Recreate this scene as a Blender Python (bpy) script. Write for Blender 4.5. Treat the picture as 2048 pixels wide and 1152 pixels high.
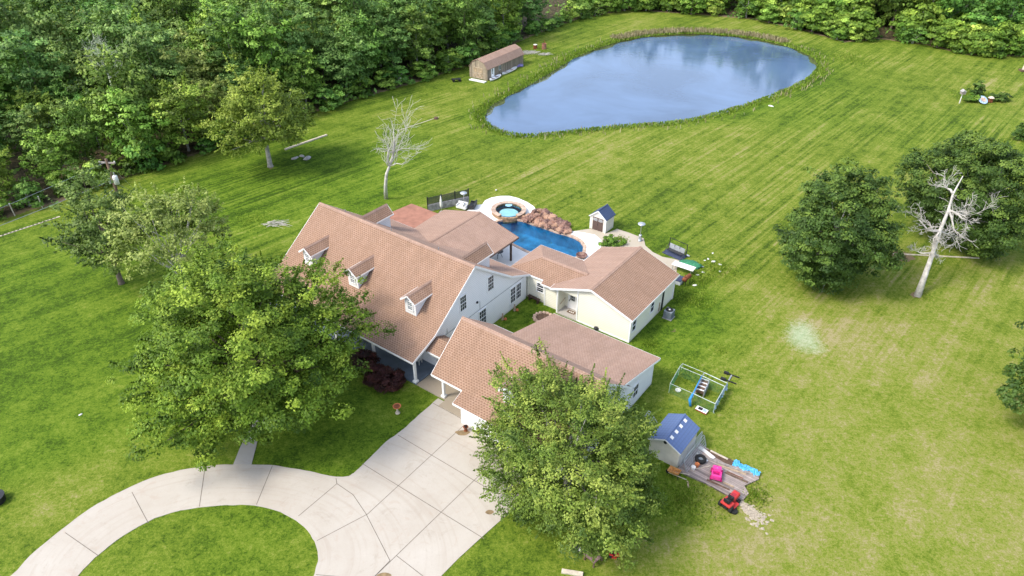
import bpy, math, random
import numpy as np
from mathutils import Vector, Matrix, geometry
R = math.radians
for o in list(bpy.data.objects): bpy.data.objects.remove(o)
sc = bpy.context.scene
COL = sc.collection

# ------------------------------------------------------------------ camera
cd = bpy.data.cameras.new("camera"); cam = bpy.data.objects.new("camera", cd); COL.objects.link(cam)
cd.sensor_width = 36; cd.lens = 1440/2048*36; cd.clip_end = 6000; cd.clip_start = .5
_pit, _rol = R(33.77), R(.30)
F_ = Vector((0, math.cos(_pit), -math.sin(_pit))); R0 = Vector((1, 0, 0)); U0 = Vector((0, math.sin(_pit), math.cos(_pit)))
Rv = R0*math.cos(_rol)+U0*math.sin(_rol); Uv = U0*math.cos(_rol)-R0*math.sin(_rol)
M = Matrix.Identity(4)
for i in range(3): M[i][0] = Rv[i]; M[i][1] = Uv[i]; M[i][2] = -F_[i]
M[2][3] = 40.0
cam.matrix_world = M
sc.camera = cam
# ------------------------------------------------------------------ sky, sun, exposure
SUN_EL = R(50); SX, SY = -.93, -.37
w = bpy.data.worlds.new("World"); sc.world = w; w.use_nodes = True
nt = w.node_tree; nt.nodes.clear()
sky = nt.nodes.new("ShaderNodeTexSky"); sky.sky_type = 'NISHITA'; sky.sun_disc = False
sky.sun_elevation = SUN_EL; sky.sun_rotation = math.atan2(SX, SY); sky.dust_density = 2.0; sky.air_density = 1.0; sky.ozone_density = 1.5
bg = nt.nodes.new("ShaderNodeBackground"); bg.inputs[1].default_value = .15
out = nt.nodes.new("ShaderNodeOutputWorld"); hsv = nt.nodes.new("ShaderNodeHueSaturation"); hsv.inputs['Saturation'].default_value = .72; nt.links.new(sky.outputs[0], hsv.inputs['Color']); nt.links.new(hsv.outputs[0], bg.inputs[0]); nt.links.new(bg.outputs[0], out.inputs[0])
sl = bpy.data.lights.new("sun", 'SUN'); sl.energy = 1.35; sl.angle = R(15); sl.color = (1, .94, .82)
so = bpy.data.objects.new("sun", sl); COL.objects.link(so)
_h = math.hypot(SX, SY)
sd = Vector((SX/_h*math.cos(SUN_EL), SY/_h*math.cos(SUN_EL), math.sin(SUN_EL)))
so.rotation_euler = sd.to_track_quat('Z', 'Y').to_euler(); so.location = (0, 0, 80)
vs = sc.view_settings; vs.view_transform = 'Standard'; vs.look = 'None'; vs.exposure = 1.38; vs.gamma = 1; vs.use_curve_mapping = False
sc.cycles.max_bounces = 6; sc.cycles.transparent_max_bounces = 12

# ------------------------------------------------------------------ materials
MAT = {}
def newmat(name):
    m = bpy.data.materials.new(name); m.use_nodes = True; m.node_tree.nodes.clear()
    n = m.node_tree; o = n.nodes.new("ShaderNodeOutputMaterial"); b = n.nodes.new("ShaderNodeBsdfPrincipled")
    n.links.new(b.outputs[0], o.inputs[0]); MAT[name] = m
    return m, n, b
def N(nt, t, **k):
    n = nt.nodes.new("ShaderNode"+t)
    for a, v in k.items(): setattr(n, a, v)
    return n
def setin(n, **k):
    for a, v in k.items(): n.inputs[a].default_value = v
def noise(nt, vec, scale, detail=4, rough=.6, dist=0):
    n = N(nt, "TexNoise"); n.inputs['Scale'].default_value = scale; n.inputs['Detail'].default_value = detail
    n.inputs['Roughness'].default_value = rough; n.inputs['Distortion'].default_value = dist
    if vec is not None: nt.links.new(vec, n.inputs['Vector'])
    return n.outputs[0]
def ramp(nt, fac, stops, interp='LINEAR'):
    r = N(nt, "ValToRGB"); r.color_ramp.interpolation = interp; e = r.color_ramp.elements
    while len(e) < len(stops): e.new(.5)
    for i, (p, c) in enumerate(stops):
        e[i].position = p; e[i].color = (c, c, c, 1) if isinstance(c, (int, float)) else (*c, 1)
    nt.links.new(fac, r.inputs[0]); return r.outputs[0]
def mixc(nt, fac, a, b, mode='MIX'):
    m = N(nt, "Mix", data_type='RGBA', blend_type=mode)
    if isinstance(fac, (int, float)): m.inputs[0].default_value = fac
    else: nt.links.new(fac, m.inputs[0])
    for s, x in ((6, a), (7, b)):
        if isinstance(x, tuple): m.inputs[s].default_value = (*x, 1)
        else: nt.links.new(x, m.inputs[s])
    return m.outputs[2]
def mth(nt, op, a, b=None, c=None):
    m = N(nt, "Math", operation=op)
    for i, x in enumerate((a, b, c)):
        if x is None: continue
        if isinstance(x, (int, float)): m.inputs[i].default_value = x
        else: nt.links.new(x, m.inputs[i])
    return m.outputs[0]
def bump(nt, b, h, dist=.02, st=.5):
    n = N(nt, "Bump"); n.inputs['Distance'].default_value = dist; n.inputs['Strength'].default_value = st
    nt.links.new(h, n.inputs['Height']); nt.links.new(n.outputs[0], b.inputs['Normal'])
def plain(name, col, rough=.6, var=.15, scale=3., metal=0., bscale=40., bd=.004, spec=.3):
    m, n, b = newmat(name)
    tc = N(n, "TexCoord").outputs['Object']
    nz = noise(n, tc, scale, 5); c2 = tuple(max(0, x*(1-var*1.6)) for x in col); c1 = tuple(min(1, x*(1+var)) for x in col)
    cc = ramp(n, nz, [(.3, c2), (.7, c1)]); n.links.new(cc, b.inputs['Base Color'])
    setin(b, Roughness=rough, Metallic=metal); b.inputs['Specular IOR Level'].default_value = spec
    bump(n, b, noise(n, tc, bscale, 3), bd, .6)
    return m
def shingle(name, light, dark, dash=.55):
    m, n, b = newmat(name)
    uv = N(n, "UVMap").outputs[0]; s = N(n, "SeparateXYZ"); n.links.new(uv, s.inputs[0])
    u, v = s.outputs[0], s.outputs[1]
    row = mth(n, 'DIVIDE', v, .185); fl = mth(n, 'FLOOR', row); fv = mth(n, 'FRACT', row)
    ru = N(n, "TexWhiteNoise", noise_dimensions='1D'); n.links.new(fl, ru.inputs['W'])
    uu = mth(n, 'ADD', mth(n, 'DIVIDE', u, .26), mth(n, 'ADD', mth(n, 'MULTIPLY', fl, .5), mth(n, 'MULTIPLY', ru.outputs[0], .25)))
    fu = mth(n, 'FRACT', uu); cu = mth(n, 'FLOOR', uu)
    cmb = N(n, "CombineXYZ"); n.links.new(cu, cmb.inputs[0]); n.links.new(fl, cmb.inputs[1])
    wn = N(n, "TexWhiteNoise", noise_dimensions='2D'); n.links.new(cmb.outputs[0], wn.inputs[0])
    d = mth(n, 'MULTIPLY', mth(n, 'LESS_THAN', fu, .47), mth(n, 'LESS_THAN', fv, .55))
    tc = N(n, "TexCoord").outputs['Object']
    big = ramp(n, noise(n, tc, .45, 4), [(.3, .0), (.75, 1.)])
    base = mixc(n, big, light, tuple(x*.80 for x in light))
    base = mixc(n, mth(n, 'MULTIPLY', wn.outputs[0], .35), base, tuple(min(1, x*y) for x, y in zip(light, (1.2, 1.3, 1.45))))
    fine = noise(n, tc, 25, 3)
    base = mixc(n, mth(n, 'MULTIPLY', fine, .35), base, tuple(x*.55 for x in light))
    line = mth(n, 'MULTIPLY', mth(n, 'LESS_THAN', fv, .16), .45)
    base = mixc(n, line, base, dark)
    colr = mixc(n, mth(n, 'MULTIPLY', d, dash), base, dark)
    mpv = N(n, "Mapping"); mpv.inputs['Scale'].default_value = (1.6, .16, 1); n.links.new(uv, mpv.inputs[0]); colr = mixc(n, ramp(n, noise(n, mpv.outputs[0], 1., 5, .7), [(.40, .32), (.60, 0.)]), colr, tuple(x*.55 for x in light))
    st = ramp(n, noise(n, tc, .3, 6, .75), [(.52, 0.), (.70, .45)])
    colr = mixc(n, st, colr, tuple(x*.55 for x in light))
    n.links.new(colr, b.inputs['Base Color']); setin(b, Roughness=.9); b.inputs['Specular IOR Level'].default_value = .15
    bump(n, b, mth(n, 'ADD', mth(n, 'SUBTRACT', 1., fv), mth(n, 'MULTIPLY', d, -.5)), .03, .6)
    return m
def siding(name, col, per=.19):
    m, n, b = newmat(name)
    tc = N(n, "TexCoord").outputs['Object']; s = N(n, "SeparateXYZ"); n.links.new(tc, s.inputs[0])
    f = mth(n, 'FRACT', mth(n, 'DIVIDE', s.outputs[2], per))
    nz = noise(n, tc, 1.2, 5)
    base = mixc(n, ramp(n, nz, [(.35, 0.), (.8, .5)]), col, tuple(x*.88 for x in col))
    c = mixc(n, mth(n, 'MULTIPLY', mth(n, 'LESS_THAN', f, .16), .55), base, tuple(x*.6 for x in col))
    low = ramp(n, mth(n, 'ADD', s.outputs[2], mth(n, 'MULTIPLY', nz, .5)), [(.28, .35), (.55, 0.)])
    c = mixc(n, low, c, (.42, .38, .28))
    n.links.new(c, b.inputs['Base Color']); setin(b, Roughness=.55); b.inputs['Specular IOR Level'].default_value = .25
    bump(n, b, mth(n, 'SUBTRACT', 1., f), .02, .5)
    return m
shingle('shingle_front', (.375, .238, .162), (.115, .052, .036), .62)
shingle('shingle_pale', (.415, .275, .205), (.19, .11, .082), .42)
siding('siding_white', (.78, .78, .79)); siding('siding_cream', (.80, .77, .65)); siding('siding_beige', (.62, .60, .50))
plain('trim_white', (.80, .80, .80), .45, .05); plain('pipe_pale', (.55, .62, .60), .5, .1); plain('white_plastic', (.72, .72, .70), .4, .08)
plain('rust_metal', (.33, .155, .105), .75, .16, 1.2); plain('rust_dark', (.22, .07, .03), .8, .3)
plain('porch_blue', (.13, .17, .22), .45, .22, .6); plain('dark_metal', (.025, .026, .03), .45, .2); plain('black_plastic', (.02, .02, .022), .5, .2)
plain('grey_metal', (.34, .36, .38), .45, .15, metal=.3); plain('galvanized', (.50, .53, .56), .4, .12, metal=.5)
plain('steel', (.55, .56, .57), .3, .1, metal=.8)
plain('dark_wood', (.055, .032, .024), .6, .2); plain('brown_wood', (.14, .09, .06), .75, .3, 5)
plain('grey_wood', (.30, .26, .23), .85, .3, 4); plain('tan_wood', (.40, .30, .20), .8, .2, 4); plain('pale_wood', (.55, .48, .38), .8, .2, 4)
plain('stone_grey', (.36, .34, .33), .85, .3, 2.5, bd=.02, bscale=9); plain('stone_coping', (.50, .36, .27), .7, .3, 2.2, bd=.01, bscale=12)
plain('stone_wall', (.34, .22, .13), .8, .45, 3, bd=.02, bscale=8); plain('stone_white', (.72, .70, .66), .8, .1, 6)
plain('rubber', (.018, .018, .018), .8, .2); plain('red_paint', (.50, .035, .03), .35, .12, spec=.5); plain('red_faded', (.38, .03, .045), .5, .25)
plain('pink_plastic', (.85, .05, .32), .35, .12, 6, spec=.5); plain('magenta_plastic', (.45, .01, .13), .4, .2)
plain('orange_clay', (.52, .17, .06), .7, .25); plain('orange_rust', (.60, .30, .10), .7, .35, 8)
plain('tarp_blue', (.09, .42, .72), .4, .2, 5, bd=.06, bscale=6, spec=.5); plain('plastic_blue', (.04, .26, .60), .35, .15)
plain('blue_faded', (.38, .50, .66), .6, .3, 6); plain('vinyl_tan', (.66, .62, .55), .5, .06, 2); plain('door_brown', (.10, .065, .055), .5, .1)
plain('concrete_white', (.76, .74, .70), .8, .05, 1.2); plain('ac_grey', (.20, .23, .26), .5, .12); plain('green_net', (.04, .20, .10), .8, .3, 5)
plain('navy_cover', (.05, .06, .11), .6, .15); plain('soil', (.20, .14, .09), .95, .3, 3, bd=.03, bscale=12); plain('gravel_pale', (.40, .34, .26), .9, .25, 8, bd=.03, bscale=20)
plain('deadwood', (.50, .47, .43), .85, .22, 3, bd=.02, bscale=14); plain('bark', (.17, .135, .105), .9, .35, 3, bd=.03, bscale=10); plain('bark_pale', (.34, .32, .29), .9, .3, 3)
plain('tarp_purple', (.24, .20, .42), .5, .2, 4); plain('lichen', (.42, .46, .34), .9, .2, 5)

def glass(name, c):
    m, n, b = newmat(name); setin(b, Roughness=.08); b.inputs['Base Color'].default_value = (*c, 1); b.inputs['Specular IOR Level'].default_value = .6
    bump(n, b, noise(n, N(n, "TexCoord").outputs['Object'], 2.5, 2), .01, .3)
glass('window_glass', (.035, .04, .05)); glass('window_glass_pale', (.17, .20, .22))

def boulder_mat():
    m, n, b = newmat('boulder'); g = N(n, "NewGeometry")
    oi = N(n, "ObjectInfo")
    c0 = ramp(n, oi.outputs['Random'], [(.0, (.045, .020, .020)), (.35, (.11, .045, .038)), (.7, (.24, .12, .075)), (1., (.46, .27, .16))])
    nz = noise(n, N(n, "TexCoord").outputs['Object'], 2.2, 6)
    c = mixc(n, ramp(n, nz, [(.4, 0.), (.7, 1.)]), c0, (.30, .19, .15)); n.links.new(c, b.inputs['Base Color']); setin(b, Roughness=.8)
    bump(n, b, noise(n, N(n, "TexCoord").outputs['Object'], 6, 5), .06, .8)
boulder_mat()
def blue_roof(name, c):
    m, n, b = newmat(name)
    uv = N(n, "UVMap").outputs[0]; s = N(n, "SeparateXYZ"); n.links.new(uv, s.inputs[0])
    fu = mth(n, 'FRACT', mth(n, 'DIVIDE', s.outputs[0], .3)); fv = mth(n, 'FRACT', mth(n, 'DIVIDE', s.outputs[1], .25))
    l = mth(n, 'MAXIMUM', mth(n, 'LESS_THAN', fu, .12), mth(n, 'LESS_THAN', fv, .14))
    nz = noise(n, N(n, "TexCoord").outputs['Object'], 2, 4)
    cc = mixc(n, mth(n, 'MULTIPLY', l, .5), mixc(n, nz, c, tuple(x*1.25 for x in c)), tuple(x*.5 for x in c)); n.links.new(cc, b.inputs['Base Color']); setin(b, Roughness=.5)
    bump(n, b, mth(n, 'SUBTRACT', 1., l), .02, .5)
blue_roof('blue_roof', (.085, .13, .26)); blue_roof('navy_roof', (.035, .055, .12))
def planks(name, c, wd=.16, axis=0):
    m, n, b = newmat(name); uv = N(n, "TexCoord").outputs['Object']; s = N(n, "SeparateXYZ"); n.links.new(uv, s.inputs[0])
    q = mth(n, 'DIVIDE', s.outputs[axis], wd); f = mth(n, 'FRACT', q); wn = N(n, "TexWhiteNoise", noise_dimensions='1D'); n.links.new(mth(n, 'FLOOR', q), wn.inputs['W'])
    base = mixc(n, wn.outputs[0], tuple(x*.6 for x in c), tuple(min(1, x*1.35) for x in c))
    base = mixc(n, ramp(n, noise(n, uv, 3, 6), [(.35, 0.), (.75, .6)]), base, tuple(x*.5 for x in c))
    cc = mixc(n, mth(n, 'MULTIPLY', mth(n, 'LESS_THAN', f, .1), .8), base, tuple(x*.25 for x in c)); n.links.new(cc, b.inputs['Base Color']); setin(b, Roughness=.85)
    bump(n, b, mth(n, 'GREATER_THAN', f, .1), .01, .5)
planks('deck_planks', (.33, .27, .24)); planks('barn_planks', (.25, .20, .15), .3, 1); planks('barn_front', (.36, .29, .21), .3, 0); planks('red_planks', (.24, .15, .14), .14, 0)

def concrete(name, c, marks=None):
    m, n, b = newmat(name); tc = N(n, "TexCoord").outputs['Object']
    base = mixc(n, ramp(n, noise(n, tc, .25, 5, .65), [(.3, 0.), (.7, 1.)]), c, tuple(x*y for x, y in zip(c, (.86, .83, .80))))
    base = mixc(n, ramp(n, noise(n, tc, .9, 6, .7, 1.5), [(.55, 0.), (.75, .45)]), base, tuple(x*y for x, y in zip(c, (.80, .66, .58))))
    base = mixc(n, ramp(n, noise(n, tc, 14, 3), [(.3, 0.), (.8, .25)]), base, tuple(x*.7 for x in c))
    if marks:
        s = N(n, "SeparateXYZ"); n.links.new(tc, s.inputs[0]); dx = mth(n, 'SUBTRACT', s.outputs[0], marks[0]); dy = mth(n, 'SUBTRACT', s.outputs[1], marks[1])
        rr = mth(n, 'SQRT', mth(n, 'ADD', mth(n, 'MULTIPLY', dx, dx), mth(n, 'MULTIPLY', mth(n, 'MULTIPLY', dy, dy), 2.2))); cb = N(n, "CombineXYZ"); n.links.new(mth(n, 'MULTIPLY', rr, 2.6), cb.inputs[0]); n.links.new(mth(n, 'ARCTAN2', dy, dx), cb.inputs[1])
        base = mixc(n, ramp(n, noise(n, cb.outputs[0], 1., 3, .6, .2), [(.52, 0.), (.70, .26)]), base, tuple(x*y for x, y in zip(c, (.66, .58, .52))))
        base = mixc(n, ramp(n, noise(n, tc, .55, 7, .8, .8), [(.56, 0.), (.68, .38)]), base, tuple(x*y for x, y in zip(c, (.60, .56, .50))))
    n.links.new(base, b.inputs['Base Color']); setin(b, Roughness=.85); b.inputs['Specular IOR Level'].default_value = .2
    bump(n, b, noise(n, tc, 30, 3), .004, .5)
concrete('driveway', (.475, .435, .38), (-18.71,28.09)); concrete('walk', (.42, .40, .37)); concrete('patio_beige', (.46, .41, .33)); concrete('breezeway', (.36, .31, .24))
plain('joint', (.17, .145, .12), .9, .2)
plain('stain', (.24, .17, .09), .8, .25, 3)
plain('mulch', (.12, .075, .05), .95, .3, 6)

def water(name, deep, rough, wave, sc_, spec=.5):
    m, n, b = newmat(name); tc = N(n, "TexCoord").outputs['Object']
    nz = ramp(n, noise(n, tc, .06, 4, .6, .6), [(.35, 0.), (.65, 1.)]); n.links.new(mixc(n, nz, deep, tuple(x*1.6 for x in deep)), b.inputs['Base Color'])
    setin(b, Roughness=rough, IOR=1.6); b.inputs['Specular IOR Level'].default_value = spec
    bump(n, b, noise(n, tc, sc_, 4, .55), wave, .35)
water('pond_water', (.060, .100, .175), .05, .035, 1.6, 1.0); water('shallow_water', (.055, .065, .030), .08, .03, 1.6, .5)  # pond's blue base colour carries painted sky reflection
def pool_water():
    m, n, b = newmat('pool_water'); n.nodes.remove(b); o = [x for x in n.nodes if x.type == 'OUTPUT_MATERIAL'][0]
    tc = N(n, "TexCoord").outputs['Object']
    tr = N(n, "BsdfTransparent"); tr.inputs[0].default_value = (.60, .88, .95, 1); gl = N(n, "BsdfGlossy"); gl.inputs['Roughness'].default_value = .05
    bp = N(n, "Bump"); bp.inputs['Distance'].default_value = .05; bp.inputs['Strength'].default_value = .7
    n.links.new(noise(n, tc, 2.5, 4), bp.inputs['Height']); n.links.new(bp.outputs[0], gl.inputs['Normal'])
    fr = N(n, "Fresnel"); fr.inputs[0].default_value = 1.33; n.links.new(bp.outputs[0], fr.inputs['Normal'])
    mx = N(n, "MixShader"); n.links.new(fr.outputs[0], mx.inputs[0]); n.links.new(tr.outputs[0], mx.inputs[1]); n.links.new(gl.outputs[0], mx.inputs[2]); n.links.new(mx.outputs[0], o.inputs[0])
pool_water()
plain('pool_plaster', (.045, .23, .43), .6, .35, .7); plain('pool_step', (.30, .52, .66), .6, .08); plain('spa_plaster', (.10, .36, .68), .6, .1)

def leafmat(name, c1, c2, c3, rnd=.25):
    m, n, b = newmat(name); o = [x for x in n.nodes if x.type == 'OUTPUT_MATERIAL'][0]
    at = N(n, "Attribute"); at.attribute_name = 'Col'; s = N(n, "SeparateColor"); n.links.new(at.outputs['Color'], s.inputs[0])
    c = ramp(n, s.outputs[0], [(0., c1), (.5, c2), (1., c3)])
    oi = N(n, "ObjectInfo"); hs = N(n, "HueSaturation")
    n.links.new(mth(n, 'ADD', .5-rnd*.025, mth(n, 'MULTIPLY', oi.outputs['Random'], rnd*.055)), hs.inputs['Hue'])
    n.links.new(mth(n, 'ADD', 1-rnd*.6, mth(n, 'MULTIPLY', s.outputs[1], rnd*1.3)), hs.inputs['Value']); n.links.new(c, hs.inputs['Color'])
    n.links.new(hs.outputs[0], b.inputs['Base Color']); setin(b, Roughness=.55); b.inputs['Specular IOR Level'].default_value = .25
    tl = N(n, "BsdfTranslucent"); n.links.new(mixc(n, .5, hs.outputs[0], (.16, .26, .02)), tl.inputs[0])
    mx = N(n, "MixShader"); mx.inputs[0].default_value = .30; n.links.new(b.outputs[0], mx.inputs[1]); n.links.new(tl.outputs[0], mx.inputs[2]); n.links.new(mx.outputs[0], o.inputs[0])
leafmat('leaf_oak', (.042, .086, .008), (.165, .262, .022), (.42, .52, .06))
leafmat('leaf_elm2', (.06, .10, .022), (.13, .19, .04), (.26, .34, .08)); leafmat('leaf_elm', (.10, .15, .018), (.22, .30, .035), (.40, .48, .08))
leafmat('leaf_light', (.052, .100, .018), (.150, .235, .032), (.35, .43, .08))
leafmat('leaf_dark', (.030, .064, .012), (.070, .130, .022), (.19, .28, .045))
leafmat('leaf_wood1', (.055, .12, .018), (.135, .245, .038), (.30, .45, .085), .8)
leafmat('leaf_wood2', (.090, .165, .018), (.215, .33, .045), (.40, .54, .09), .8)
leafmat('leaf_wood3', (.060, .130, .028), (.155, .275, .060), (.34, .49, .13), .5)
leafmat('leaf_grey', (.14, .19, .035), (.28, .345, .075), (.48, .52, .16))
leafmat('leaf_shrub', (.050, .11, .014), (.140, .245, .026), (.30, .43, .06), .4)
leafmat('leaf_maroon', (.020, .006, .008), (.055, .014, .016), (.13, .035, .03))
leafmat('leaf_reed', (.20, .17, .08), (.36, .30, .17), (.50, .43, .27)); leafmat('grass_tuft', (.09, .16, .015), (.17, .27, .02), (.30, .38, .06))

# ------------------------------------------------------------------ mesh helpers
class MB:
    def __init__(s): s.v = []; s.f = []; s.smooth = False
    def add(s, vs, fs):
        k = len(s.v); s.v += [tuple(map(float, v)) for v in vs]; s.f += [tuple(i+k for i in f) for f in fs]; return s
    def box(s, x0, x1, y0, y1, z0, z1):
        return s.add([(x0,y0,z0),(x1,y0,z0),(x1,y1,z0),(x0,y1,z0),(x0,y0,z1),(x1,y0,z1),(x1,y1,z1),(x0,y1,z1)],
                     [(0,3,2,1),(4,5,6,7),(0,1,5,4),(1,2,6,5),(2,3,7,6),(3,0,4,7)])
    def obox(s, c, ax, ay, az, hx, hy, hz):
        c = Vector(c); ax = Vector(ax).normalized()*hx; ay = Vector(ay).normalized()*hy; az = Vector(az).normalized()*hz
        return s.add([c-ax-ay-az, c+ax-ay-az, c+ax+ay-az, c-ax+ay-az, c-ax-ay+az, c+ax-ay+az, c+ax+ay+az, c-ax+ay+az],
                     [(0,3,2,1),(4,5,6,7),(0,1,5,4),(1,2,6,5),(2,3,7,6),(3,0,4,7)])
    def bar(s, a, b, w, h, up=(0, 0, 1)):
        a = Vector(a); b = Vector(b); d = b-a; sd_ = d.cross(Vector(up))
        if sd_.length < 1e-5: sd_ = Vector((1, 0, 0))
        u2 = sd_.cross(d); return s.obox((a+b)/2, d, sd_, u2, d.length/2, w/2, h/2)
    def prism(s, prof, lo, hi, axis='x'):
        # prof: list of 2-D points in the plane across the axis
        n = len(prof)
        def P3(p, t): return (t, p[0], p[1]) if axis == 'x' else ((p[0], t, p[1]) if axis == 'y' else (p[0], p[1], t))
        vs_ = [P3(p, lo) for p in prof]+[P3(p, hi) for p in prof]
        return s.add(vs_, [tuple(range(n))[::-1], tuple(range(n, 2*n))]+[(i, (i+1) % n, n+(i+1) % n, n+i) for i in range(n)])
    def slab(s, pts, th=.14):
        n = len(pts); return s.add(list(pts)+[(p[0], p[1], p[2]-th) for p in pts], [tuple(range(n)), tuple(range(n, 2*n))[::-1]]+[(i, n+i, n+(i+1) % n, (i+1) % n) for i in range(n)])
    def tube(s, pts, rad, n=7):
        pts = [Vector(p) for p in pts]
        if isinstance(rad, (int, float)): rad = [rad]*len(pts)
        k = len(s.v); prev = None
        for i, p in enumerate(pts):
            d = (pts[min(i+1, len(pts)-1)]-pts[max(i-1, 0)]).normalized()
            a = prev if prev is not None else (Vector((1, 0, 0)) if abs(d.x) < .9 else Vector((0, 1, 0)))
            a = (a-d*a.dot(d)).normalized(); prev = a; b = d.cross(a)
            for j in range(n):
                t = 2*math.pi*j/n; s.v.append(tuple(p+(a*math.cos(t)+b*math.sin(t))*rad[i]))
        for i in range(len(pts)-1):
            for j in range(n): s.f.append((k+i*n+j, k+i*n+(j+1) % n, k+(i+1)*n+(j+1) % n, k+(i+1)*n+j))
        s.f.append(tuple(k+j for j in range(n))[::-1]); s.f.append(tuple(k+(len(pts)-1)*n+j for j in range(n)))
        return s
    def lathe(s, prof, c=(0, 0, 0), n=20):
        k = len(s.v)
        for r, z in prof:
            for j in range(n):
                t = 2*math.pi*j/n; s.v.append((c[0]+r*math.cos(t), c[1]+r*math.sin(t), c[2]+z))
        for i in range(len(prof)-1):
            for j in range(n): s.f.append((k+i*n+j, k+i*n+(j+1) % n, k+(i+1)*n+(j+1) % n, k+(i+1)*n+j))
        s.f.append(tuple(k+j for j in range(n))[::-1]); s.f.append(tuple(k+(len(prof)-1)*n+j for j in range(n)))
        return s
    def blob(s, c, r, seed=0, amp=.18, nu=12, nv=7, scl=(1, 1, 1)):
        rnd = random.Random(seed); ph = [rnd.uniform(0, 6.28) for _ in range(6)]; k = len(s.v)
        s.v.append((c[0], c[1], c[2]+r*scl[2]))
        for i in range(1, nv):
            a = math.pi*i/nv
            for j in range(nu):
                t = 2*math.pi*j/nu; q = 1+amp*(math.sin(2*t+ph[0])*math.sin(a*2+ph[1])+.7*math.sin(3*t+ph[2]+a*2)+.5*math.sin(5*t+ph[3]-a*3)*math.sin(a))
                s.v.append((c[0]+r*scl[0]*q*math.sin(a)*math.cos(t), c[1]+r*scl[1]*q*math.sin(a)*math.sin(t), c[2]+r*scl[2]*q*math.cos(a)))
        s.v.append((c[0], c[1], c[2]-r*scl[2]))
        for j in range(nu): s.f.append((k, k+1+j, k+1+(j+1) % nu))
        for i in range(nv-2):
            for j in range(nu): s.f.append((k+1+i*nu+j, k+1+(i+1)*nu+j, k+1+(i+1)*nu+(j+1) % nu, k+1+i*nu+(j+1) % nu))
        e = k+1+(nv-1)*nu
        for j in range(nu): s.f.append((e, k+1+(nv-2)*nu+(j+1) % nu, k+1+(nv-2)*nu+j))
        return s
    def sheet(s, poly, z, holes=()):
        loops = [[Vector((p[0], p[1], z)) for p in poly]]+[[Vector((p[0], p[1], z)) for p in h] for h in holes]
        tr = geometry.tessellate_polygon(loops); vs_ = [v for l in loops for v in l]
        fs = []
        for t in tr:
            a, b_, c = (vs_[i] for i in t); fs.append(tuple(t) if (b_-a).cross(c-a).z > 0 else tuple(t)[::-1])
        s.add(vs_, fs); return s
    def wallring(s, poly, z0, z1):
        n = len(poly); return s.add([(p[0], p[1], z0) for p in poly]+[(p[0], p[1], z1) for p in poly], [(i, (i+1) % n, n+(i+1) % n, n+i) for i in range(n)])
    def build(s, name, mat, parent=None, smooth=False, bevel=0, fixn=True):
        me = bpy.data.meshes.new(name); me.from_pydata(s.v, [], s.f)
        if fixn:
            import bmesh
            bm = bmesh.new(); bm.from_mesh(me); bmesh.ops.recalc_face_normals(bm, faces=bm.faces); bm.to_mesh(me); bm.free()
        uv = me.uv_layers.new(name='UVMap')
        buf = np.zeros(len(me.loops)*2)
        for p in me.polygons:
            n = p.normal; U = Vector((0, 0, 1)).cross(n) if abs(n.z) < .995 else Vector((1, 0, 0))
            U.normalize(); V = n.cross(U)
            for li in p.loop_indices:
                co = me.vertices[me.loops[li].vertex_index].co; buf[li*2] = co.dot(U); buf[li*2+1] = co.dot(V)
        uv.data.foreach_set('uv', buf)
        me.materials.append(MAT[mat])
        if smooth: me.polygons.foreach_set('use_smooth', [True]*len(me.polygons))
        o = bpy.data.objects.new(name, me); COL.objects.link(o)
        if parent: o.parent = parent
        if bevel:
            m = o.modifiers.new('bevel', 'BEVEL'); m.width = bevel; m.segments = 2; m.limit_method = 'ANGLE'
        return o
def tag(o, label=None, cat=None, group=None, kind=None):
    if label: o['label'] = label
    if cat: o['category'] = cat
    if group: o['group'] = group
    if kind: o['kind'] = kind
    return o
def thing(name, label, cat, loc=(0, 0), rz=0, group=None, z=0):
    o = bpy.data.objects.new(name, None); COL.objects.link(o); o.empty_display_size = .3
    o.location = (loc[0], loc[1], z); o.rotation_euler = (0, 0, rz); return tag(o, label, cat, group)
def copy_tree(o, parent=None):
    c = o.copy(); COL.objects.link(c); c.parent = parent
    for ch in o.children: copy_tree(ch, c)
    return c
def struct(o): o['kind'] = 'structure'; return o
def quick(name, mb, mat, label, cat, loc=(0, 0), rz=0, z=0, group=None, smooth=False, bevel=0):
    o = mb.build(name, mat, None, smooth, bevel); o.location = (loc[0], loc[1], z); o.rotation_euler = (0, 0, rz); return tag(o, label, cat, group)
def smoothloop(pts, it=2):
    for _ in range(it):
        q = []
        for i in range(len(pts)):
            a, b = pts[i], pts[(i+1) % len(pts)]; q += [(a[0]*.75+b[0]*.25, a[1]*.75+b[1]*.25), (a[0]*.25+b[0]*.75, a[1]*.25+b[1]*.75)]
        pts = q
    return pts
def offset(pts, d):
    # outward offset of a closed loop
    n = len(pts); ar = sum(pts[i][0]*pts[(i+1) % n][1]-pts[(i+1) % n][0]*pts[i][1] for i in range(n)); s = 1 if ar > 0 else -1; r = []
    for i in range(n):
        a, b = pts[i-1], pts[(i+1) % n]; dx, dy = b[0]-a[0], b[1]-a[1]; l = math.hypot(dx, dy) or 1
        r.append((pts[i][0]+dy/l*d*s, pts[i][1]-dx/l*d*s))
    return r
def inpoly_np(X, Y, poly):
    ins = np.zeros(X.shape, bool); n = len(poly)
    for i in range(n):
        x1, y1 = poly[i]; x2, y2 = poly[(i+1) % n]
        if y1 == y2: continue
        c = ((y1 > Y) != (y2 > Y)) & (X < (x2-x1)*(Y-y1)/(y2-y1)+x1); ins ^= c
    return ins
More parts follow.
